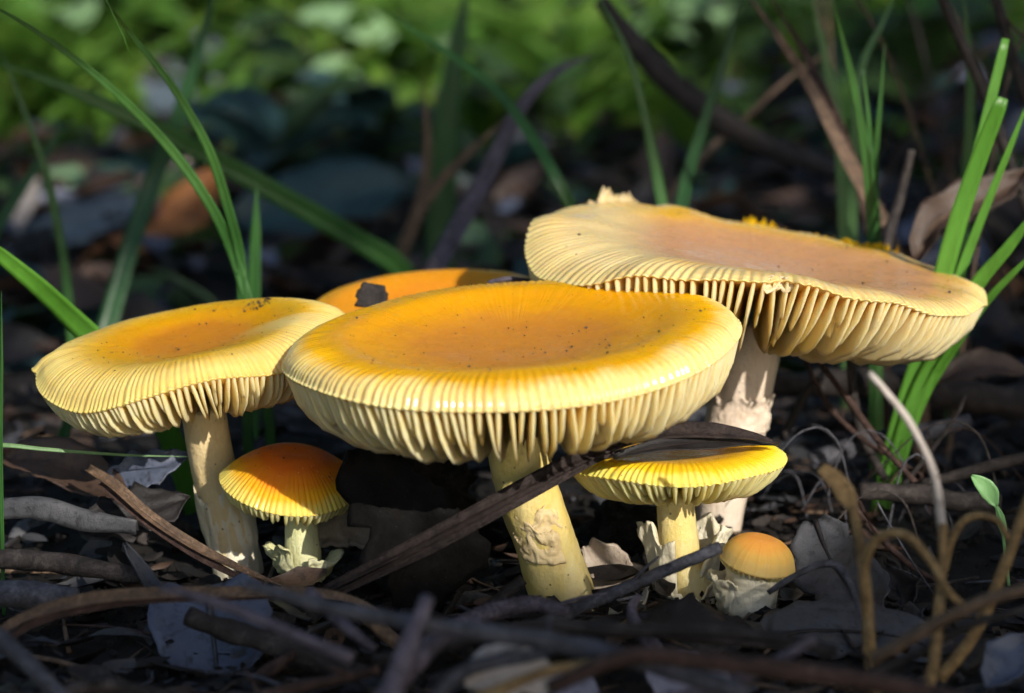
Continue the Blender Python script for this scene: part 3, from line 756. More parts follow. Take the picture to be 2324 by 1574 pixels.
# the long strap-like dry blade crossing the stems: two strands joined
P = path([(735, 1340, -1.8), (900, 1258, -1.8), (1050, 1180, -1.6), (1200, 1100, -1.4), (1330, 1035, -1.2), (1450, 992, -.8), (1580, 980, -.5), (1700, 990, -.2), (1768, 1008, .1)])
e = tag(empty('dry_straw', P[0]), 'long dark dry strap blade slanting across the thick stem up onto the lemon cap', 'dry straw')
V, F = blade_mesh(P, .36, fold=.55, hint=(-.2, -.8, .6), n=60, thick=.05, prof=[(0, .5), (.2, .8), (.6, 1), (.85, 1.05), (1, .1)]); make('upper_strand', V, F, M['strap'], e, P[0])
Q = path([(765, 1348, -1.9), (920, 1272, -1.95), (1060, 1200, -1.75), (1200, 1124, -1.55), (1330, 1054, -1.3), (1440, 1012, -1.0)])
V, F = blade_mesh(Q, .24, fold=.8, hint=(.3, -.9, .2), n=50, thick=.06, prof=[(0, .5), (.3, 1), (.8, .8), (1, .15)]); make('lower_strand', V, F, M['strap'], e, P[0])
# dark leaf lying on the lemon cap
leaf('dead_leaf', path([(1392, 1040, -1.3), (1460, 1022, -1.2), (1560, 1006, -.7), (1670, 1002, -.1), (1765, 1010, .6)]), .50, M['dead_dark'], 'dark boat shaped dead leaf lying on the lemon yellow cap', hint=(0, -.6, .8), curl=.25, ragged=.06, rib=M['strap'])
# black leaf slab and clod between the small rust cap and the thick stem
leaf('dead_leaf', path([(815, 1015, -.4), (850, 1090, -.6), (920, 1180, -.8), (990, 1270, -.7), (1040, 1340, -.6)]), 2.5, M['dead_black'], 'black upright dead leaf propped between the rust cap and the thick stem', hint=(.1, -1, .35), curl=.15, ragged=.25, wave=.14,
     prof=[(0, .25), (.12, .55), (.35, .8), (.7, 1), (1, .8)])
def clod(name, px, py, y, r, mat, label, cat='soil clod', sq=.8, seed=0):
    c = W(px, py, y); V = []; n, m = 26, 34
    for i in range(n):
        for j in range(m):
            a = math.pi * i / (n - 1); b = 2 * math.pi * j / m
            d = Vector((math.sin(a) * math.cos(b), math.sin(a) * math.sin(b), math.cos(a)))
            k = 1 + .45 * noise.noise(d * 1.6 + Vector((seed, 0, 0))) + .25 * noise.noise(d * 4 + Vector((seed, 3, 0))) + .12 * noise.noise(d * 10)
            V.append(c + np.array([d.x, d.y, d.z * sq]) * r * k)
    return tag(make(name, np.array(V), grid_faces(n, m, True), M[mat], base=c - np.array([0, 0, r * sq])), label, cat)
clod('soil_clod', 960, 1105, 1.6, 1.15, 'soil', 'dark crumbly clod of soil behind the black upright leaf', seed=3)
clod('soil_clod', 1430, 1195, 3.2, 1.0, 'soil', 'dark mossy clod of soil between thick stem and lemon stem', sq=.6, seed=9)
clod('soil_clod', 880, 1290, 1.2, .8, 'soil', 'low dark lump of soil beside the small rust mushroom base', sq=.6, seed=5)
clod('soil_clod', 1250, 1290, 4.5, 1.2, 'soil', 'dark lump of soil behind the foot of the thick stem', sq=.6, seed=15)
# things lying on the rear orange cap
P = path([(838, 700, 5.6), (845, 672, 5.7), (850, 645, 5.8)])
tag(make('bark_scrap', *leaf_mesh(P, .72, n=12, m=9, hint=(0, -1, .3), curl=.1, ragged=.25, thick=.12, prof=[(0, 1), (.5, .95), (1, .7)])[:2], M['bark'], base=P[0]), 'square scrap of black bark standing on the rear orange cap', 'bark')
twig('short grey brown twig lying on the rim of the rear orange cap', [(1108, 642, 6.0), (1150, 634, 6.2), (1202, 636, 6.6)], [4, 7, 4], 'bark_violet')
# white membrane scraps at the stem feet
leaf('membrane_scrap', path([(720, 1210, 2.6), (790, 1190, 2.7), (860, 1215, 2.6), (885, 1255, 2.4)]), .95, M['membrane'], 'crumpled whitish membrane scrap beside the small rust mushroom', 'membrane', hint=(0, -1, .25), curl=.5, ragged=.14, wave=.22, thick=.08, n=34, m=17, prof=[(0, .6), (.3, 1), (.7, .8), (1, .3)])
leaf('membrane_scrap', path([(1330, 1240, 1.6), (1375, 1290, 1.3), (1420, 1350, .9), (1455, 1370, .7)]), 1.15, M['membrane'], 'crumpled whitish membrane scrap beside the thick leaning stem', 'membrane', hint=(.2, -1, .3), curl=.5, ragged=.14, wave=.22, thick=.08, n=34, m=17, prof=[(0, .3), (.3, .8), (.7, 1), (1, .4)])

# in focus twigs near the mushrooms
ftw = twig('fuzzy dark twig pointing up at the button mushroom', [(1180, 1440, -3.2), (1300, 1385, -3.0), (1420, 1335, -2.7), (1540, 1283, -2.4), (1635, 1243, -2.2)], [16, 16, 15, 14], 'bark_grey', name='twig', shoots=1)
fuzz(ftw, path([(1180, 1440, -3.2), (1300, 1385, -3.0), (1420, 1335, -2.7), (1540, 1283, -2.4), (1635, 1243, -2.2)]), [.14, .14, .13, .12], W(1180, 1440, -3.2), 900, 'bark_grey', (.03, .07))
P2 = [(960, 1465, -4.6), (1040, 1420, -4.2), (1120, 1388, -3.8), (1210, 1372, -3.6), (1290, 1388, -3.6)]
ftw = twig('velvety pinkish arched twig in front of the thick stem', P2, [16, 20, 22, 20, 12], 'bark_violet', shoots=1)
fuzz(ftw, path(P2), [.15, .19, .21, .19, .11], W(*P2[0]), 1600, 'bark_violet', (.03, .07), 3)
twig('stubby fuzzy twig leaning against the thick stem foot', [(1110, 1375, -1.8), (1150, 1345, -1.7), (1188, 1315, -1.6)], [12, 14, 15], 'bark')
twig('curly pale twig with a fuzzy tip standing below the dark twig', [(1490, 1480, -5), (1445, 1420, -4.8), (1432, 1378, -4.6), (1450, 1352, -4.5)], [20, 17, 13, 9], 'bark_violet')
leaf('dead_leaf', path([(-20, 1135, 1.5), (90, 1130, 1.2), (200, 1160, 1.0), (310, 1180, .8)]), .62, M['dead_grey'], 'rolled grey velvety dead leaf tube on the soil', hint=(0, -.5, 1), curl=-1.3, ragged=.1, prof=[(0, .8), (.3, 1), (.7, .9), (1, .3)])
leaf('dead_leaf', path([(0, 1040, 4.5), (110, 1045, 4.2), (210, 1090, 3.6), (300, 1140, 3.0)]), 1.3, M['dead_brown'], 'dark red brown dead leaf with a bright curled edge under the thin grass stem', hint=(0, -.7, .7), curl=.3)
P3 = [(200, 1065, 2.2), (260, 1105, 1.8), (340, 1175, 1.3), (440, 1240, .8), (540, 1290, .3), (640, 1330, -.2)]
e = tag(empty('dry_straw', W(*P3[0])), 'folded brown dry blade slanting down in front of the nubbed mushroom stem', 'dry straw')
V, F = blade_mesh(path(P3), .26, fold=.9, hint=(.3, -.8, .5), n=40, thick=.05); make('upper_strand', V, F, M['dry_brown'], e, W(*P3[0]))
P3b = [(230, 1095, 2.0), (330, 1180, 1.35), (440, 1256, .75), (540, 1310, .25), (620, 1352, -.2)]
V, F = blade_mesh(path(P3b), .22, fold=.8, hint=(-.3, -.8, .5), n=40, thick=.05); make('lower_strand', V, F, M['bark_red'], e, W(*P3[0]))
leaf('dead_leaf', path([(240, 1100, 3.5), (330, 1068, 3.4), (430, 1035, 3.6)]), 1.0, M['dead_slate'], 'slate grey torn dead leaf lying behind the folded brown blade', hint=(0, -.7, .7), curl=.2, ragged=.3)
leaf('dead_leaf', path([(180, 1210, 2.0), (300, 1170, 2.4), (430, 1130, 2.8)]), 1.4, M['dead_dark'], 'black dead leaf under the folded brown blade', hint=(0, -.7, .7), curl=.2, ragged=.3)
twig('thick dark weathered stick lying along the soil, its end at the narrow dead leaf', [(-30, 1270, -.8), (100, 1275, -.8), (210, 1290, -.9), (320, 1310, -1.0)], [22, 25, 24, 18], 'bark', cat='stick', name='stick', seg=14)
twig('broken grey stick end with flat cut face on the soil', [(-40, 1345, -2.6), (60, 1348, -2.6), (175, 1365, -2.6)], [30, 32, 28], 'bark_grey', cat='stick', name='stick', seg=16)
leaf('dead_leaf', path([(280, 1245, -1.0), (330, 1320, -1.8), (370, 1400, -2.6), (400, 1480, -3.0)]), .40, M['dead_grey'], 'narrow curled grey dead leaf pointing up from the soil', hint=(.6, -.8, .2), curl=.7, fold=.2)
leaf('dead_leaf', path([(470, 1330, -2.4), (480, 1420, -3.2), (490, 1500, -3.8), (500, 1600, -4.6)]), 2.75, M['dead_slate'], 'broad slate blue dead leaf with midrib standing in the litter', hint=(.1, -1, .45), curl=.22, ragged=.06, wave=.06, rib=M['dead_grey'],
     prof=[(0, .55), (.1, .85), (.35, 1), (.7, .7), (1, .25)])
P4 = [(-20, 1450, -6.5), (60, 1400, -6), (180, 1365, -5.6), (330, 1348, -5.2), (520, 1345, -4.9), (690, 1345, -4.6), (800, 1362, -4.6), (880, 1400, -4.8)]
e = tag(empty('dry_straw', W(*P4[0])), 'long arched brown dry blade with orange sheen crossing before the slate blue leaf', 'dry straw')
V, F = blade_mesh(path(P4), .26, fold=.6, hint=(0, -.9, .5), n=60, thick=.05, prof=[(0, .6), (.2, 1), (.8, .8), (1, .3)]); make('upper_strand', V, F, M['dry_brown'], e, W(*P4[0]))
P4b = [(0, 1462, -6.5), (90, 1410, -6), (200, 1382, -5.6), (340, 1362, -5.2), (520, 1357, -4.9), (680, 1355, -4.6), (760, 1372, -4.6)]
V, F = blade_mesh(path(P4b), .15, fold=.6, hint=(0, -.9, .1), n=60, thick=.05); make('lower_strand', V, F, M['bark_red'], e, W(*P4[0]))
twig('dark crusty stick running down from the slate blue leaf to the twig pile', [(430, 1395, -4.2), (560, 1440, -4.6), (680, 1480, -5), (790, 1520, -5.4), (850, 1545, -5.6)], [24, 26, 28, 26], 'bark', cat='stick', name='stick', seg=14, rough=.25)
twig('bare brown twig end slanting up beside the slate blue leaf', [(540, 1590, -6), (600, 1530, -5.6), (668, 1480, -5.2)], [22, 19, 13], 'bark_red')
twig('thin straight brown blade piece under the twig pile', [(820, 1390, -5), (880, 1440, -5), (950, 1500, -5.2)], [14, 18, 12], 'dry_brown')

# blurred twigs heaped in the foreground
fg = [
 ('blurred violet grey twig slanting down across the slate blue leaf', [(365, 1335, -11), (500, 1372, -11.5), (640, 1430, -12), (800, 1495, -12.5)], [10, 13, 15, 15], 'bark_violet'),
 ('long blurred grey brown twig running from the rust mushroom foot down to the right', [(560, 1325, -11), (760, 1385, -11.5), (1000, 1425, -12), (1250, 1460, -12.3), (1520, 1520, -12.6), (1700, 1580, -13)], [13, 19, 22, 24, 22], 'bark_grey'),
 ('forked pale twig standing upright in the blurred pile', [(880, 1600, -13.5), (910, 1500, -13), (945, 1420, -12.5), (970, 1360, -12)], [30, 26, 22, 18], 'bark_violet'),
 ('short pale twig crossing the upright forked one', [(700, 1340, -9), (760, 1400, -9.5), (820, 1450, -10), (850, 1475, -10)], [12, 15, 14, 8], 'bark_violet'),
 ('pinkish blurred twig in the pile pointing to the right', [(860, 1590, -12), (940, 1510, -11.5), (1000, 1450, -11), (1090, 1410, -10.5)], [24, 24, 20, 14], 'bark_violet'),
 ('dark blurred twig lying level in front of the thick stem', [(850, 1500, -9), (1000, 1468, -9), (1200, 1425, -9), (1420, 1430, -9.4), (1700, 1440, -10), (1900, 1480, -10.5)], [12, 15, 17, 17, 15], 'bark'),
 ('thick blurred reddish twig across the bottom of the pile', [(1250, 1560, -13), (1420, 1490, -13.5), (1600, 1500, -13.5), (1850, 1530, -13.5), (2100, 1570, -13.5), (2340, 1620, -14)], [18, 22, 24, 22, 18], 'bark_red'),
 ('dark twig bending behind the fuzzy ones', [(1180, 1440, -6), (1350, 1425, -6), (1600, 1450, -6.4), (1800, 1470, -6.6)], [10, 12, 12, 9], 'bark'),
 ('blurred dark twig sloping under the bleached leaves', [(960, 1610, -12), (1060, 1520, -12), (1200, 1490, -12), (1300, 1470, -12)], [16, 18, 15, 9], 'bark_grey'),
 ('orange brown blurred stem over the bleached leaf', [(1050, 1600, -13), (1150, 1560, -13), (1260, 1520, -13), (1400, 1500, -13)], [12, 14, 12, 10], 'dry_tan'),
 ('thin pale twig in the corner by the broken stick', [(-20, 1430, -9), (40, 1480, -9.5), (100, 1540, -10), (160, 1600, -10.4)], [20, 22, 22, 18], 'bark_grey'),
 ('dark twig at the corner under the thin pale one', [(60, 1610, -8), (200, 1560, -7.6), (330, 1570, -7.4), (420, 1590, -7.4)], [18, 20, 16, 12], 'bark'),
 ('dark reddish twig at the corner crossing the pile', [(520, 1600, -9), (680, 1560, -9), (860, 1520, -9.4)], [14, 15, 10], 'bark_red'),
 ('blurred brown twig above the lilac leaf', [(1480, 1600, -12), (1640, 1560, -12.4), (1780, 1490, -12.6), (1850, 1450, -12.6)], [20, 18, 14, 9], 'bark_violet'),
 ('long blurred brown stalk rising to the right edge', [(1980, 1500, -11), (2100, 1430, -11.4), (2220, 1370, -11.8), (2350, 1330, -12)], [16, 16, 15, 14], 'dry_brown'),
 ('thin dark twig under the rising brown stalk', [(1900, 1560, -9), (2050, 1500, -9), (2200, 1420, -9.4), (2340, 1380, -9.6)], [9, 11, 10, 8], 'bark'),
]
for (lb, pts, r, mt_) in fg: twig(lb, pts, r, mt_, shoots=2 if 'dark' in lb else 0)
leaf('dead_leaf', path([(1060, 1560, -12), (1120, 1530, -11.6), (1190, 1530, -11.4), (1240, 1580, -11.6)]), 1.1, M['dead_white'], 'bleached pale lilac dead leaf blurred in the twig pile', hint=(0, -.7, .7), curl=.2)
leaf('dead_leaf', path([(1480, 1500, -7), (1540, 1540, -7.4), (1600, 1580, -7.6), (1660, 1640, -8)]), 1.5, M['dead_lilac'], 'lilac grey dead leaf under the reddish twig', hint=(.1, -.8, .7), curl=.2)
leaf('dead_leaf', path([(1250, 1545, -8), (1300, 1560, -8.4), (1350, 1610, -8.8)]), .8, M['dead_lilac'], 'small lilac grey dead leaf at the bottom of the pile', hint=(.1, -.8, .7), curl=.2)
leaf('dead_leaf', path([(2240, 1560, -8), (2290, 1490, -7.4), (2330, 1450, -7)]), .9, M['dead_slate'], 'slate dead leaf fragment in the right corner of the litter', hint=(.1, -.8, .7), curl=.3)

# right of the button mushroom
leaf('dead_leaf', path([(1850, 1180, 1.0), (1880, 1260, .2), (1930, 1340, -.8), (1960, 1420, -1.8)]), 1.75, M['dead_grey'], 'cracked grey dead leaf propped behind the button mushroom', hint=(-.2, -1, .6), curl=.1, ragged=.2, wave=.14, rib=M['dead_dark'], prof=[(0, .3), (.15, .75), (.4, 1), (.8, .9), (1, .5)])
leaf('dead_leaf', path([(1700, 1450, -3.2), (1850, 1430, -3), (2020, 1440, -3), (2150, 1480, -3.4)]), 1.9, M['dead_grey'], 'flat sandy grey dead leaf lying in front of the button mushroom', hint=(0, -.4, 1), curl=.1, ragged=.2, wave=.1, rib=M['dead_dark'])
leaf('dead_leaf', path([(1440, 1400, -2.6), (1540, 1420, -3), (1640, 1440, -3.2), (1720, 1450, -3.4)]), 1.6, M['dead_dark'], 'blackish dead leaf lying under the lemon mushroom foot', hint=(0, -.5, 1), curl=.12, ragged=.2, wave=.1)
leaf('dead_leaf', path([(2010, 1280, 1.5), (2040, 1330, 1), (2070, 1390, .4)]), .8, M['dead_dark'], 'crinkled dark dead leaf scrap between the tan stalks', hint=(-.2, -1, .6), curl=.4, ragged=.4, wave=.3)
twig('hooked grey twig bent over the cracked grey leaf', [(1745, 1345, -2.6), (1800, 1310, -2.8), (1870, 1280, -3), (1915, 1300, -3.2), (1945, 1370, -3.4), (1965, 1430, -3.4)], [7, 8, 9, 8, 6], 'bark_grey')
twig('dark log lying behind the tall pale stem', [(1740, 868, 14), (1900, 868, 14), (2100, 890, 14), (2360, 915, 14)], [28, 32, 34, 36], 'bark', cat='log', name='log', seg=18, rough=.2)
twig('pale barkless dead branch below the dark log', [(1840, 1050, 9), (1960, 1010, 9), (2080, 985, 9.2), (2200, 955, 9.6)], [22, 25, 22, 16], 'bark_grey', cat='branch', name='branch', seg=14)
twig('crusty dark branch lying level behind the tan stalks', [(1950, 1115, 5), (2060, 1120, 5), (2180, 1140, 4.8), (2272, 1150, 4.6)], [20, 22, 24, 20], 'bark', cat='branch', name='branch', seg=14, rough=.25)
twig('rough dark twig climbing to the right edge behind the seedling', [(2090, 1100, 6), (2200, 1070, 5.6), (2360, 1030, 5)], [12, 14, 15], 'bark', shoots=2)
sm = [
 ('fuzzy dark twig leaning against the dark log', [(1775, 1000, 10), (1810, 930, 10), (1855, 855, 10)], [10, 11, 9], 'bark'),
 ('thin reddish twig slanting from the faded cap down to the crusty branch', [(1850, 810, 8), (1920, 900, 7.4), (2000, 1010, 6.8), (2090, 1110, 6.2)], [6, 8, 8, 7], 'bark_red'),
 ('rough upright twig under the faded cap', [(1930, 810, 9), (1935, 900, 9), (1960, 1000, 8.6), (2010, 1090, 8)], [10, 11, 11, 9], 'bark'),
 ('second thin dark twig beside the reddish one', [(1820, 800, 9), (1880, 920, 8.4), (1960, 1000, 8), (2060, 1060, 7)], [5, 6, 6, 5], 'bark_red'),
 ('fine pale root hair hanging over the grey leaf', [(1990, 1140, 3), (2060, 1260, 2), (2120, 1350, 1)], [2.5, 2.5, 2], 'bark_grey'),
 ('thin straight twig beside the pale branch', [(2030, 1130, 7), (2160, 960, 8), (2190, 900, 8.6)], [6, 6, 4], 'bark'),
 ('thin brown twig lying under the crusty branch', [(1900, 1090, 4), (1960, 1180, 3.4), (2050, 1270, 2.6), (2140, 1330, 2)], [7, 8, 8, 6], 'bark_red'),
]
for (lb, pts, r, mt_) in sm: twig(lb, pts, r, mt_, shoots=1)
# tan dry stalks standing in the foreground, right
e = tag(empty('dry_stalk', W(1992, 1600, -9)), 'tan dry stalk with a flat blunt tip standing before the grey leaves', 'dry stalk')
P = path([(1995, 1640, -9), (1975, 1480, -8.6), (1966, 1350, -8.3), (1950, 1220, -8.1), (1935, 1150, -8)]); V, F = tube_mesh(P, [pxw(r, -8) for r in (17, 16, 15, 13, 12)]); make('stem', V, F, M['dry_tan'], e, W(1992, 1600, -9))
V, F = blade_mesh(path([(1938, 1160, -8), (1915, 1115, -7.9), (1890, 1085, -7.8), (1862, 1062, -7.7)]), pxw(46, -8), fold=.3, hint=(0, -1, .3), n=14, thick=.06, prof=[(0, .5), (.3, 1), (.7, .9), (1, .55)]); make('flat_tip', V, F, M['dry_tan'], e, W(1992, 1600, -9))
e = tag(empty('dry_stalk', W(2105, 1600, -10)), 'tall dry stalk with a pale bent tip reaching up to the faded cap', 'dry stalk')
P = path([(2095, 1640, -10), (2120, 1480, -9.6), (2135, 1330, -9), (2140, 1190, -8.6)]); V, F = tube_mesh(P, [pxw(r, -9) for r in (14, 14, 12, 11)]); make('stem', V, F, M['dry_tan'], e, W(2105, 1600, -10))
P = path([(2140, 1200, -8.6), (2120, 1080, -8.2), (2070, 970, -8), (2010, 890, -7.8), (1972, 848, -7.6)]); V, F = tube_mesh(P, [pxw(r, -8) for r in (11, 10, 9, 9, 8)]); make('bent_tip', V, F, M['dead_white'], e, W(2105, 1600, -10))
twig('arched thin tan stalk looping between the standing stalks', [(1965, 1420, -8.4), (1962, 1300, -8.6), (1990, 1225, -8.8), (2050, 1212, -9), (2110, 1270, -9.2), (2150, 1340, -9.4), (2200, 1390, -9.4)], [9, 10, 11, 11, 10, 9], 'dry_tan', cat='dry stalk', name='dry_stalk')
twig('arched grey stalk looping near the seedling leaf', [(2120, 1420, -7), (2150, 1260, -7), (2190, 1180, -7), (2260, 1180, -7), (2300, 1250, -7)], [9, 10, 9, 7], 'dry_tan', cat='dry stalk', name='dry_stalk')
twig('greenish dry stalk leaning at the right edge', [(2130, 1540, -8), (2210, 1440, -8), (2280, 1290, -8), (2340, 1120, -8)], [15, 15, 14, 12], 'dry_tan', cat='dry stalk', name='dry_stalk')
e = tag(empty('seedling', W(2285, 1260, 1)), 'tiny green seedling leaf growing over the crusty branch', 'seedling')
V, F, C_, N_ = leaf_mesh(path([(2262, 1150, 1), (2240, 1110, 1), (2205, 1080, 1)]), .38, n=14, m=7, hint=(-.3, -.9, .4), curl=.2); make('leaf_blade', V, F, M['seedling'], e, W(2285, 1260, 1))
V, F, C_, N_ = leaf_mesh(path([(2262, 1150, 1), (2275, 1190, 1), (2280, 1225, 1)]), .18, n=14, m=7, hint=(-.3, -.9, .4), curl=.2); make('leaf_blade', V, F, M['seedling'], e, W(2285, 1260, 1))
V, F = tube_mesh(path([(2262, 1150, 1), (2275, 1200, 1), (2290, 1330, 1)]), [.03, .04, .04], n=12, seg=6); make('stem', V, F, M['seedling'], e, W(2285, 1260, 1))

# ------------------------------------------------------------------ grass blades one can tell apart
def gblade(label, pts, wpx, mat, y=None, group=None, root=True, cat='grass', **k):
    P = path(pts, y)
    if root:                                   # carry the blade down into the soil
        p = np.array(P[-1]); d = np.array(P[-1]) - np.array(P[-2]); d /= np.linalg.norm(d)
        for _ in range(40):
            z = terrain(p[0], p[1])
            if p[2] < z: break
            d = d * .85 + np.array([0, 0, -1]) * .15; d /= np.linalg.norm(d); p = p + d * .5; P.append(p.copy())
        P = P[:len(pts)] + P[len(pts)::3] + [P[-1]] if len(P) > len(pts) else P
    P = [np.array(a) for a in P][::-1]
    Q = [P[0]]
    for a in P[1:]:
        if np.linalg.norm(a - Q[-1]) > .05: Q.append(a)
    yy = np.mean([p[1] for p in Q])
    return tag(blade('grass_shoot', Q, pxw(wpx, yy), M[mat], base=Q[0], n=40, **k), label, cat, group)
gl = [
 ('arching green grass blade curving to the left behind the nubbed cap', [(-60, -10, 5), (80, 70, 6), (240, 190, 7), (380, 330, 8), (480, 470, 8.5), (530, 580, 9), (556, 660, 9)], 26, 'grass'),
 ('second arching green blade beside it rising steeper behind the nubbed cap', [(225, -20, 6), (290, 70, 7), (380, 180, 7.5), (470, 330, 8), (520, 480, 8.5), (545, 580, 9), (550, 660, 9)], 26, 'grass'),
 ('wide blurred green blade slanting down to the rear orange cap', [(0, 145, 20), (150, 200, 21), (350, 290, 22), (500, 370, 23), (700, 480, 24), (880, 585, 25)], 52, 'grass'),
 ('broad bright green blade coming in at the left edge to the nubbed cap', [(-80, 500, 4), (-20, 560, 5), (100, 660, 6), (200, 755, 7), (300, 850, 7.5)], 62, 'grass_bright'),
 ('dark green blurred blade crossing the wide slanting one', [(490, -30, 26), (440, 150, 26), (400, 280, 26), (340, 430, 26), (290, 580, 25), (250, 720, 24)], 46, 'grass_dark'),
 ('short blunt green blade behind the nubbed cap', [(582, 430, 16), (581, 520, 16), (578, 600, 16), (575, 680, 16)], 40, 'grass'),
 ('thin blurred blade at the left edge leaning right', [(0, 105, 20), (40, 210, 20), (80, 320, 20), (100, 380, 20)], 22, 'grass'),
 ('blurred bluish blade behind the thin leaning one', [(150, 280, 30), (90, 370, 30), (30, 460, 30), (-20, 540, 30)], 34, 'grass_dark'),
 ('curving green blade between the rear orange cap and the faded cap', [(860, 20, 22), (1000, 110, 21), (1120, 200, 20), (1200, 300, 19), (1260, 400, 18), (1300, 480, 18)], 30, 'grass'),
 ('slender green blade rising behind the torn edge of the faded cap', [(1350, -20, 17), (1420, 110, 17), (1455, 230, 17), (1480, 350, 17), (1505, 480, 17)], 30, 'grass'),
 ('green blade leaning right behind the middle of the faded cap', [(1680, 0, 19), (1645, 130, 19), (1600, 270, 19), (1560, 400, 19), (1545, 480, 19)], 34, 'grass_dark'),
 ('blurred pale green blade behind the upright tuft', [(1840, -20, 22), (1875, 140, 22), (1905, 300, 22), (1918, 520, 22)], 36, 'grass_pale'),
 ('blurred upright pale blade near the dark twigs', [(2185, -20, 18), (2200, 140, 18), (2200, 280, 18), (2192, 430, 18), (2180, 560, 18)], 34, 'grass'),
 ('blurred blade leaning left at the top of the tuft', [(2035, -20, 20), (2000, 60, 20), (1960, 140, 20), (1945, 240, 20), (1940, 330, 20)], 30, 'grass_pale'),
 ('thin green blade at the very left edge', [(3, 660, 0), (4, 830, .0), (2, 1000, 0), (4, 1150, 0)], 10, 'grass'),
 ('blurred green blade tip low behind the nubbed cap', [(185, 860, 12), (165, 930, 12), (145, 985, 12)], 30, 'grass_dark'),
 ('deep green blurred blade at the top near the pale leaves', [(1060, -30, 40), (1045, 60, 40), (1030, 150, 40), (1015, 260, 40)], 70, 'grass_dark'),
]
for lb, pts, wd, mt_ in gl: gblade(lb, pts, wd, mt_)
gblade('fine grass tip drooping in front of the arching blades', [(300, 140, 0), (275, 70, 0), (245, 10, 0), (215, -60, 0), (170, -150, 0), (100, -190, .5), (-100, -120, 1), (-250, 300, 1.5), (-320, 900, 2)], 10, 'grass_bright', prof=[(0, 1), (.7, .9), (1, .1)])
# thin stem lying level at left
gblade('thin green and brown grass stem lying level against the sheathed stem', [(425, 1037, 2.6), (300, 1034, 2.4), (200, 1028, 2.2), (100, 1020, 2.0), (-20, 1012, 1.8), (-120, 1050, 1.8)], 11, 'grass_pale', root=True)
# tufts: blades spring from one root
def tuft(label, base_px, blades, mat):
    bp = W(*base_px); bp[2] = terrain(bp[0], bp[1])
    e = tag(empty('grass_tuft', bp), label, 'grass tuft')
    for pts, wd, blunt in blades:
        P = path(pts)[::-1]; P = [bp + np.array([random.uniform(-.15, .15), random.uniform(-.1, .1), -.1])] + P
        make('blade', *blade_mesh(P, pxw(wd, base_px[2]), n=40, hint=(random.uniform(-.3, .3), -1, .2), prof=[(0, .6), (.2, 1), (.7, .95), (.97, .75), (1, .55)] if blunt else None), M[mat], e, bp)
tuft('upright fresh green grass tuft behind the faded cap', (1985, 940, 13), [
    ([(1885, -20, 12), (1925, 140, 12.4), (1950, 260, 12.6), (1970, 400, 12.8), (1980, 540, 13), (1985, 700, 13)], 26, 0),
    ([(1958, 150, 12.6), (1972, 280, 12.7), (1978, 420, 12.9), (1988, 560, 13)], 20, 0),
    ([(2008, 98, 12.8), (1998, 230, 12.8), (1988, 360, 12.9), (1984, 560, 13)], 18, 0),
    ([(1975, 330, 12.6), (1985, 440, 12.8), (1992, 560, 13)], 22, 0)], 'grass')
tuft('broad bright green grass tuft beside the rim of the faded cap', (1990, 1095, 8.5), [
    ([(2275, 222, 7.5), (2225, 350, 7.8), (2180, 480, 8), (2140, 620, 8.2), (2095, 790, 8.4), (2045, 950, 8.5)], 46, 1),
    ([(2282, 88, 9), (2245, 240, 9), (2205, 400, 9), (2160, 560, 9), (2110, 760, 8.8)], 30, 1),
    ([(2350, 190, 8), (2290, 340, 8.2), (2225, 500, 8.4), (2180, 620, 8.5), (2130, 780, 8.5), (2070, 930, 8.5)], 26, 0),
    ([(2380, 440, 7), (2290, 560, 7.4), (2215, 650, 7.8), (2140, 790, 8.2), (2070, 930, 8.4)], 44, 0),
    ([(2380, 540, 6.8), (2300, 620, 7.2), (2235, 690, 7.6), (2150, 810, 8.1), (2080, 940, 8.4)], 26, 0)], 'grass_bright')

# dry brown stems and the thick stick in the background
bg_ = [
 ('thick dark crooked stick curving down behind the faded cap', [(1360, 0, 30), (1440, 100, 30), (1540, 200, 30), (1660, 290, 30), (1780, 345, 30), (1900, 390, 29), (1980, 470, 27), (2000, 600, 25)], [18, 28, 31, 26, 21, 17, 12], 'bark', 'stick'),
 ('dark reddish twig leaning across the top behind the tuft', [(2130, -20, 14), (2190, 110, 14), (2240, 230, 14), (2300, 390, 14), (2340, 500, 14)], [11, 12, 13, 12], 'bark', 'twig'),
 ('second dark twig at the top right', [(2255, -20, 16), (2290, 110, 16), (2340, 260, 16)], [12, 13, 13], 'bark', 'twig'),
 ('fuzzy dark twig standing just behind the faded cap rim', [(2068, 340, 13), (2045, 440, 13), (2015, 545, 12.5), (1990, 660, 12)], [9, 12, 13, 12], 'bark', 'twig'),
 ('thin dark twig behind the bright tuft', [(2060, 560, 14), (2160, 520, 14), (2340, 420, 14)], [7, 8, 9], 'bark', 'twig'),
]
for lb, pts, r, mt_, ct in bg_: twig(lb, pts, r, mt_, cat=ct, name=ct, shoots=2, seg=12)
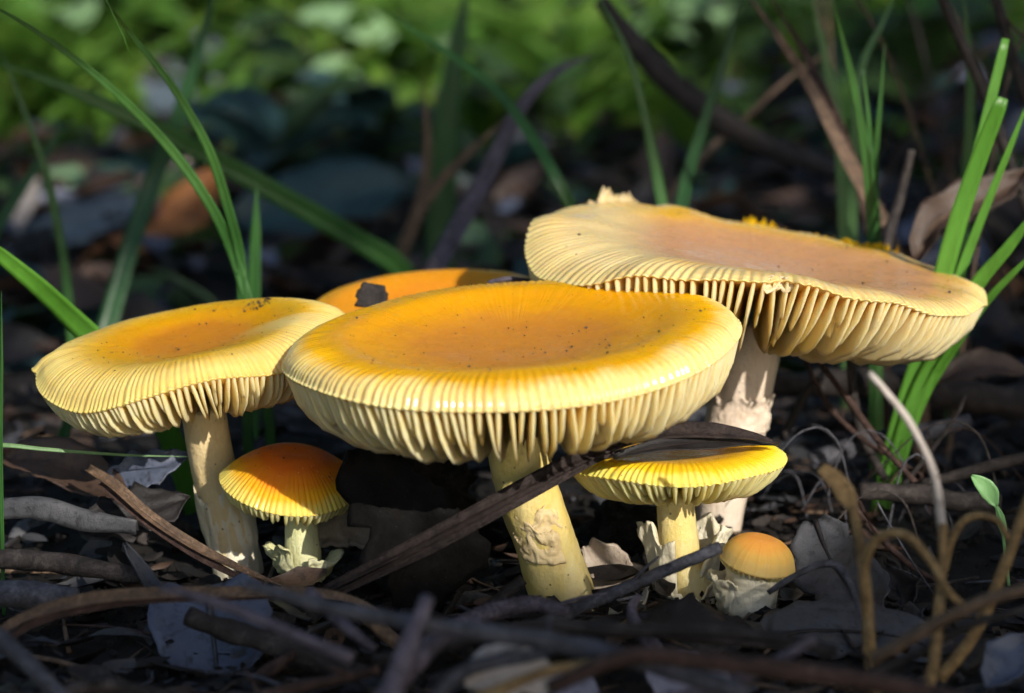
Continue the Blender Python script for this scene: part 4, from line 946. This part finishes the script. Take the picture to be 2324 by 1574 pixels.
db = [
 ('wide greyish brown dry blade bending over behind the golden caps', [(1345, 125, 24), (1260, 165, 24), (1180, 250, 24), (1110, 390, 24), (1050, 500, 24), (990, 610, 24)], 52, 'bark_violet'),
 ('thin dry brown blade leaning beside the wide greyish one', [(1150, 270, 28), (1060, 350, 28), (970, 450, 28), (915, 570, 28)], 30, 'dry_brown'),
 ('upright dry brown blade left of the wide greyish one', [(955, 180, 30), (970, 300, 30), (960, 430, 30), (915, 560, 30)], 28, 'dry_brown'),
 ('broad dark brown dry blade leaning behind the upright tuft', [(1690, -20, 18), (1770, 90, 18), (1840, 200, 18), (1900, 320, 17), (1960, 430, 16), (2010, 530, 15)], 46, 'dry_brown'),
 ('second brown blade lying along the broad dark one', [(1740, -20, 19), (1820, 110, 19), (1880, 230, 18), (1940, 380, 17)], 30, 'bark_red'),
 ('thin brown blade crossing behind the crooked stick', [(1880, 120, 32), (1800, 170, 32), (1700, 260, 32), (1620, 330, 32), (1540, 420, 31)], 18, 'dry_brown'),
]
for lb, pts, wd, mt_ in db: gblade(lb, pts, wd, mt_, cat='dry straw').name = 'dry_straw'
leaf('dead_leaf', path([(2085, 590, 13), (2110, 520, 13), (2180, 470, 13), (2260, 440, 13.4), (2330, 400, 14)]), 1.2, M['dead_brown'], 'curled brown dead leaf hanging behind the bright grass tuft', hint=(-.2, -.8, .7), curl=.5, ragged=.2, rib=M['dry_brown'])
leaf('dead_leaf', path([(2120, 870, 12), (2230, 830, 12), (2340, 850, 12)]), .9, M['dead_brown'], 'reddish brown dead leaf above the dark log', hint=(0, -.7, .8), curl=.3, ragged=.2)
rnd = random.Random(77)
for q in range(46):                            # tangle of thin dead stems on the right
    x0 = rnd.uniform(8, 26); y0 = rnd.uniform(12, 46); z0 = terrain(x0, y0)
    h = rnd.uniform(5, 15); lx = rnd.uniform(-6, 7); ly = rnd.uniform(-3, 5)
    P = [np.array([x0, y0, z0 - .2]), np.array([x0 + lx * .3, y0 + ly * .3, z0 + h * .45]), np.array([x0 + lx * .7, y0 + ly * .7, z0 + h * .85]), np.array([x0 + lx * 1.2, y0 + ly, z0 + h * rnd.uniform(.8, 1.1)])]
    r = rnd.uniform(.04, .10)
    mk_ = rnd.choice(['dry_brown', 'bark_red', 'bark', 'bark'])
    tag(tube('dead_stalk', P, [r, r * .9, r * .6], M[mk_], base=P[0], n=18, seg=7), '%s %s %s dead stem behind the faded mushroom%s' % ('tall' if h > 10 else 'short', 'thick' if r > .07 else 'thin', {'dry_brown': 'light brown', 'bark_red': 'reddish', 'bark': 'blackish'}[mk_], ' bent toward it' if lx < -2 else (' bent away' if lx > 2 else ', nearly upright')), 'dry stem', 'tangle of thin dead stems')
for q in range(15):                            # fine dead curly stems low on the right, near focus
    x0 = rnd.uniform(6.5, 13); y0 = rnd.uniform(4, 12); z0 = terrain(x0, y0)
    h = rnd.uniform(.8, 3.0); lx = rnd.uniform(-2.5, 2.5); ly = rnd.uniform(-1.5, 1.5)
    P = [np.array([x0, y0, z0]), np.array([x0 + lx * .3, y0 + ly * .3, z0 + h]), np.array([x0 + lx * .8, y0 + ly * .7, z0 + h * 1.1]), np.array([x0 + lx * 1.4, y0 + ly, z0 + h * rnd.uniform(.2, .7)])]
    r = rnd.uniform(.018, .036)
    tag(tube('dead_stalk', P, [r, r * .9, r * .6], M[rnd.choice(['bark_red', 'bark_grey', 'bark'])], base=P[0], n=20, seg=6), 'fine curled dead stem near the dark log', 'dry stem', 'fine curled dead stems by the log')

# ------------------------------------------------------------------ loose litter nobody could count
def scatter(name, n, xr, yr, size, mats, label, tiltmax, seed, dens=None, lift=.1):
    rnd = random.Random(seed); V = []; F = []; mi = []
    for _ in range(n):
        while True:
            x = rnd.uniform(*xr); y = rnd.uniform(*yr)
            if dens is None or rnd.random() < dens(x, y): break
        s = rnd.uniform(*size); asp = rnd.uniform(.25, .7)
        m = Matrix.Rotation(rnd.uniform(0, 6.28), 3, 'Z') @ Matrix.Rotation(rnd.gauss(0, tiltmax), 3, 'X') @ Matrix.Rotation(rnd.gauss(0, tiltmax * .6), 3, 'Y')
        c = Vector((x, y, terrain(x, y) + lift + rnd.uniform(0, size[1] * .25)))
        cu = rnd.uniform(-.5, .6); o = len(V); tw = rnd.uniform(-.3, .3)
        wd = [.15, .8, 1.0, .75, .1]
        for i in range(5):
            u = -1 + i * .5
            for j in (-1, 0, 1):
                wv = wd[i] * (1 + rnd.uniform(-.25, .25))
                p = Vector((u * s * .5, j * wv * s * .5 * asp, s * (cu * .3 * u * u + .12 * abs(j) * wv * (1 if cu > 0 else -1) + tw * u * j * .2)))
                V.append(tuple(c + m @ p))
        k = rnd.randrange(len(mats))
        for i in range(4):
            for j in range(2):
                a = o + i * 3 + j; F.append((a, a + 1, a + 4, a + 3)); mi.append(k)
    ob = make(name, np.array(V), F, M[mats[0]])
    for m_ in mats[1:]: ob.data.materials.append(M[m_])
    ob.data.polygons.foreach_set('material_index', np.array(mi, dtype=np.int32))
    return tag(ob, label, None, None, 'stuff')
scatter('leaf_litter', 1500, (-17, 18), (-9, 24), (.4, 1.5), ['dead_dark', 'dead_brown', 'dead_dark', 'dead_grey', 'bark', 'dead_dark'], 'small dark dead leaf fragments covering the soil', .35, 3, lift=.05)
scatter('leaf_litter', 2600, (-42, 42), (22, 130), (1.2, 4.2), ['dead_dark', 'dead_brown', 'dead_dark', 'leaf_teal', 'dead_brown', 'leaf_dark', 'dead_slate'], 'dark fallen leaves blurred on the rising floor behind', .6, 4, lift=.2)
def twig_litter(name, n, xr, yr, ln, rr, mats, label, seed):
    rnd = random.Random(seed); V = []; F = []; mi = []
    for _ in range(n):
        x = rnd.uniform(*xr); y = rnd.uniform(*yr); a = rnd.uniform(0, 3.14); l = rnd.uniform(*ln); r = rnd.uniform(*rr)
        d = np.array([math.cos(a), math.sin(a) * .8, 0]); P = []
        for t in (-.5, 0, .5):
            p = np.array([x, y, 0]) + d * l * t + np.array([rnd.gauss(0, .06) * l, rnd.gauss(0, .06) * l, 0])
            p[2] = terrain(p[0], p[1]) + rnd.uniform(.02, .30) + r; P.append(p)
        v, f = tube_mesh(P, [r, r * .9, r * .6], n=9, seg=6, rough=.2)
        o = len(V); V += v.tolist(); k = rnd.randrange(len(mats))
        for q in f: F.append([i + o for i in q]); mi.append(k)
    ob = make(name, np.array(V), F, M[mats[0]])
    for m_ in mats[1:]: ob.data.materials.append(M[m_])
    ob.data.polygons.foreach_set('material_index', np.array(mi, dtype=np.int32))
    return tag(ob, label, None, None, 'stuff')
twig_litter('twig_litter', 420, (-17, 18), (-9, 22), (.8, 4), (.02, .07), ['bark', 'bark_red', 'bark', 'bark_grey', 'dry_brown'], 'fine broken twigs strewn over the dark soil', 6)

def crumbs(n, seed):
    rnd = random.Random(seed); V = []; F = []
    ico = np.array([(0, 0, 1), (.9, 0, .2), (-.3, .85, .1), (-.6, -.7, .2), (.2, .3, -.8), (0, -.4, -.6)])
    fc = [(0, 1, 2), (0, 2, 3), (0, 3, 1), (4, 2, 1), (4, 3, 2), (5, 3, 4), (5, 1, 3), (5, 4, 1)]
    for _ in range(n):
        x = rnd.uniform(-15, 16); y = rnd.uniform(-8, 16); sz = min(.03 + rnd.expovariate(1 / .05), .28); o = len(V)
        m = np.array(Matrix.Rotation(rnd.uniform(0, 6), 3, (rnd.random(), rnd.random(), 1)))
        for v in ico @ m.T * sz * np.array([rnd.uniform(.7, 1.3), 1, .75]): V.append(v + np.array([x, y, terrain(x, y) + .12 + sz * .4]))
        F += [tuple(k_ + o for k_ in f) for f in fc]
    tag(make('soil_crumbs', np.array(V), F, M['soil'], smooth=False), 'loose dark crumbs of soil among the litter', None, None, 'stuff')
crumbs(5000, 9)

# ------------------------------------------------------------------ blurred leaves and plants on the rising floor behind
def bleaf(px, py, lpx, wpx, ang, mat, label, up=.9, foot=None, curl=.2, dy=0.0, group=None, **k):
    a = R_(ang); half = max(abs(math.sin(a)) * lpx, wpx * abs(math.cos(a))) * .5
    y = ground_y(px, py + half * .8) + dy
    s = pxw(1, y); c = W(px, py, y)
    d = np.array([math.cos(a), math.sin(a) * .45, math.sin(a) * .9])
    P = [c - d * lpx * s * .5, c + np.array([0, 0, .15]), c + d * lpx * s * .5]
    P = [P[0], .5 * (P[0] + P[1]) + np.array([0, 0, .1]), P[1], .5 * (P[1] + P[2]) + np.array([0, 0, .1]), P[2]]
    return leaf('leaf' if 'leaf_' in mat else 'dead_leaf', P, wpx * s, M[mat], label, hint=(0, -up, 1.0), curl=curl, n=16, m=9, group=group, **k)
bl = [
 (740, 470, 430, 230, 12, 'leaf_teal', 'large dark teal leaf lying blurred behind the rear orange cap'),
 (180, 520, 380, 120, 20, 'leaf_blue', 'blurred blue grey leaf at the left behind the nubbed cap'),
 (150, 410, 300, 60, 8, 'leaf_pale', 'blurred pale green leaf edge above the blue grey leaf'),
 (430, 480, 240, 120, 55, 'dead_orange', 'bright orange brown dead leaf blurred behind the arching blades'),
 (330, 560, 300, 90, 18, 'dead_orange', 'second orange brown dead leaf lying lower beside the bright one'),
 (395, 420, 130, 60, 60, 'dead_white', 'bleached white dead leaf patch beside the orange leaf'),
 (60, 470, 140, 50, 70, 'dead_white', 'bleached dead leaf patch at the left edge'),
 (290, 460, 80, 55, 80, 'leaf_green', 'small yellow green leaf among the orange dead leaves'),
 (170, 640, 260, 70, 10, 'dead_brown', 'brown dead leaf low behind the nubbed cap'),
 (210, 640, 110, 60, 20, 'dead_white', 'pale dead leaf scrap low behind the nubbed cap'),
 (350, 230, 330, 90, -8, 'leaf_blue', 'blurred blue grey leaf high behind the arching blades'),
 (870, 270, 150, 60, 30, 'leaf_blue', 'small pale blue grey leaf near the dry brown blade'),
 (1065, 560, 120, 110, 60, 'leaf_pale', 'round teal green leaf beside the left edge of the faded cap'),
 (1020, 490, 90, 60, 60, 'leaf_green', 'small lime green leaf behind the wide greyish blade'),
 (1690, 560, 160, 90, 20, 'leaf_teal', 'dark teal leaf behind the middle of the faded cap'),
 (1320, 260, 130, 60, 10, 'leaf_pale', 'pale green leaf left of the crooked stick'),
 (1490, 370, 160, 70, 75, 'dead_brown', 'brown dead leaf hanging under the crooked stick'),
 (1800, 330, 60, 50, 60, 'leaf_green', 'lime green leaf spot right of the crooked stick'),
 (1280, 210, 240, 60, 5, 'dead_brown', 'brown dead leaf lying behind the bent dry blade'),
 (1180, 420, 160, 60, 40, 'dead_brown', 'brown dead leaf behind the curving green blade'),
 (1620, 110, 90, 60, 20, 'dead_orange', 'tan orange leaf beside the top of the crooked stick'),
]
for b in bl: bleaf(*b)
# upright leafy plants far behind
def plant(label, px, py, y, n, lw, hgt, spread, mats, seed):
    rnd = random.Random(seed); b = W(px, py, y); b[2] = terrain(b[0], b[1])
    e = tag(empty('leafy_plant', b), label, 'plant')
    top = b + np.array([0, 0, hgt])
    V, F = tube_mesh([b - np.array([0, 0, .3]), b + np.array([.4, 0, hgt * .5]), top], [.25, .2, .08], n=12, seg=7); make('stem', V, F, M['leaf_dark'], e, b)
    for q in range(n):
        t = rnd.uniform(.15, 1); a = rnd.uniform(0, 6.28); l = lw * rnd.uniform(.7, 1.2)
        d = np.array([math.cos(a), math.sin(a), rnd.uniform(.0, .8)]); s0 = b + np.array([.4 * t, 0, hgt * t])
        P = [s0, s0 + d * l * .35 * spread + np.array([0, 0, .5]), s0 + d * l * .7 * spread + np.array([0, 0, .3]), s0 + d * l * spread - np.array([0, 0, l * .15])]
        V, F, C_, N_ = leaf_mesh(P, l * .5, n=10, m=7, hint=(0, -.5, 1), curl=.15, thick=.04)
        make('leaf_blade', V, F, M[rnd.choice(mats)], e, b)
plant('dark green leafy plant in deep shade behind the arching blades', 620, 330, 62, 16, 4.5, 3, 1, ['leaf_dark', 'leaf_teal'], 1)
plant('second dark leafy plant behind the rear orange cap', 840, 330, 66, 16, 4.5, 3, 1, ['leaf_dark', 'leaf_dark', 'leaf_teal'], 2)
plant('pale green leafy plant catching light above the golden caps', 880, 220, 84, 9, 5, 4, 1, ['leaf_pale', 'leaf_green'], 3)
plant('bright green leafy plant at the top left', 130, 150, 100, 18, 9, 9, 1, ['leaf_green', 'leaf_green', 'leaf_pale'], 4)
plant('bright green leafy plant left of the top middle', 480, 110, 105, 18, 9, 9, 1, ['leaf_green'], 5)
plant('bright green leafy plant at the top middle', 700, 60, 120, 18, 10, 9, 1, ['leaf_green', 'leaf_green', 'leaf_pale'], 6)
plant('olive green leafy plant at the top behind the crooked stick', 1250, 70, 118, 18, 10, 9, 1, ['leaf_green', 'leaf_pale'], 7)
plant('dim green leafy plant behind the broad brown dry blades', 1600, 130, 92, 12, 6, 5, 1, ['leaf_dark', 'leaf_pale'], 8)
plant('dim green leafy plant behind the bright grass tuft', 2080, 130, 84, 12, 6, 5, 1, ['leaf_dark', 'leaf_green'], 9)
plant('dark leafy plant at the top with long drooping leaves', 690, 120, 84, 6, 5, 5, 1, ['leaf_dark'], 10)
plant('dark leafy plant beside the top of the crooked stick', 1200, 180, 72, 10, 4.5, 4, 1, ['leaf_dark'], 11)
def field(n, seed):
    rnd = random.Random(seed); V = []; F = []
    while n:
        x = rnd.uniform(-110, 110); y = rnd.uniform(72, 330)
        if abs(x) > 20 + y * .32 or rnd.random() > (.35 + .8 * noise.noise(Vector((x * .05, y * .03, 1)))) * (1 if x < 12 else .45): continue
        n -= 1
        z = terrain(x, y) - .2; h = rnd.uniform(3, 9); wd = rnd.uniform(.6, 2.4); a = rnd.uniform(0, 6.28); ln = rnd.uniform(.6, 2.0) * h
        o = len(V); b = np.array([math.cos(a + 1.57), math.sin(a + 1.57), 0]) * wd * .5
        for t in (0, .4, .75, 1):
            c = np.array([x + math.cos(a) * ln * t * t, y + math.sin(a) * ln * t * t, z + h * (t - .25 * t * t)])
            k = (.5, 1, .8, .1)[int(t * 3.01)]; V += [c - b * k, c + b * k]
        for i in range(3): F.append((o + 2 * i, o + 2 * i + 1, o + 2 * i + 3, o + 2 * i + 2))
    return tag(make('meadow_grass', np.array(V), F, M['field']), 'bright blurred grass growing on the slope behind', None, None, 'stuff')
field(4200, 5)

# ------------------------------------------------------------------ added crown out of view, shaped to shade the floor but not the caps
def lit(x, y):                                # gaps cut in the added crown, measured where their light lands at cap height
    if ((x + .5) / 17.3) ** 4 + ((y - 4.5) / 16) ** 4 < 1: return True
    if y > 66 and x < 14 + 8 * noise.noise(Vector((x * .05, y * .05, 3))): return True
    if y > 20: return noise.noise(Vector((x * .09, y * .09, 12))) > (-.02 if x < 0 else .10)
    return False
rnd = random.Random(31); V = []; F = []; sv = np.array(SUN)
n = 0
while n < 5200:
    x = rnd.uniform(-60, 75); y = rnd.uniform(-60, 120)
    if lit(x, y) or math.hypot((x - 5) / 70, (y - 30) / 95) > 1: continue
    t = rnd.uniform(150, 200); c = np.array([x, y, 6.]) + sv * t
    if c[2] < 55: continue
    n += 1
    s = rnd.uniform(2.6, 4.4)
    m = np.array(Matrix.Rotation(rnd.uniform(0, 6.28), 3, 'Z') @ Matrix.Rotation(rnd.gauss(0, .5), 3, 'X'))
    o = len(V)
    for (u, v, h) in ((-1, 0, 0), (-.4, .42, .08), (.3, .4, .08), (1, 0, -.1), (.3, -.4, .08), (-.4, -.42, .08)): V.append(c + m @ (np.array([u, v, h]) * s))
    F.append((o, o + 1, o + 2, o + 3)); F.append((o, o + 3, o + 4, o + 5))
cc = np.mean(np.array(V), 0)
tb = np.array([cc[0] + 75, cc[1] - 40, 0]); tb[2] = terrain(tb[0], tb[1]) - 1
e = tag(empty('shade_shrub', tb), 'unseen leafy bush added to shade the floor around the mushrooms', 'shade_shrub')
tag(make('crown', np.array(V), F, M['canopy'], e, tb), kind='stuff')
make('trunk', *tube_mesh([tb, tb + np.array([-8, 5, 60]), cc + np.array([45, -15, -5]), cc + np.array([36, 0, 4])], [4, 3.2, 2.2, 1], n=40, seg=12), M['bark'], e, tb)
for q in range(9):
    a = q * .7; p1 = cc + np.array([math.cos(a) * 60, math.sin(a) * 60, rnd.uniform(-4, 10)]); p0 = cc + np.array([36, 0, 3.])
    if any(((u[0] - .8) / 24) ** 2 + ((u[1] - 5) / 22) ** 2 < 1 for u in [(p0 + (p1 - p0) * t_) - sv * ((p0 + (p1 - p0) * t_)[2] - 6) / sv[2] for t_ in np.linspace(0, 1, 12)]): continue
    make('limb', *tube_mesh([p0, .5 * (p0 + p1) + np.array([0, 0, 4]), p1], [1.2, .8, .3], n=20, seg=8), M['bark'], e, tb)

# ------------------------------------------------------------------ unseen trees added to block low sky and its haze on the caps
def screen_tree(label, x, y, h, seed):
    rnd = random.Random(seed); b = np.array([x, y, terrain(x, y) - 2]); e = tag(empty('screen_tree', b), label, 'screen_tree', 'trees added to block the low sky')
    make('trunk', *tube_mesh([b, b + np.array([6, 0, h * .4]), b + np.array([0, 8, h * .75]), b + np.array([4, 0, h * .95])], [13, 10, 6, 2], n=30, seg=12), M['bark'], e, b)
    for q in range(7):
        a = rnd.uniform(0, 6.28); p = b + np.array([3, 3, h * rnd.uniform(.25, .7)]); d = np.array([math.cos(a), math.sin(a), .5]) * h * .3
        make('limb', *tube_mesh([p, p + d * .5, p + d + np.array([0, 0, 10])], [4, 3, 1], n=14, seg=8), M['bark'], e, b)
    V = []; F = []
    for _ in range(1100):
        while True:
            u = np.array([rnd.uniform(-1, 1), rnd.uniform(-1, 1), rnd.uniform(-1, 1)])
            if .15 < u @ u < 1 and noise.noise(Vector((u * 2.2).tolist()) + Vector((seed, 0, 0))) > -.15: break
        c = b + np.array([0, 0, h * .56]) + u * np.array([h * .36, h * .36, h * .46]); s_ = rnd.uniform(9, 20); o = len(V)
        m = np.array(Matrix.Rotation(rnd.uniform(0, 6.28), 3, 'Z') @ Matrix.Rotation(rnd.gauss(0, .8), 3, 'X'))
        for (i, j, k_) in ((-1, 0, 0), (-.4, .45, .1), (.3, .4, .1), (1, 0, -.1), (.3, -.4, .1), (-.4, -.45, .1)): V.append(c + m @ (np.array([i, j, k_]) * s_))
        F.append((o, o + 1, o + 2, o + 3)); F.append((o, o + 3, o + 4, o + 5))
    tag(make('crown', np.array(V), F, M['canopy'], e, b), kind='stuff')
for q, a in enumerate(np.linspace(-25, 205, 13)):
    r = 560 + 90 * math.sin(q * 2.3); screen_tree('unseen leafy trunk and crown added to block the low sky', r * math.cos(R_(a)), r * math.sin(R_(a)), 520 + 60 * math.sin(q * 1.7), 100 + q)
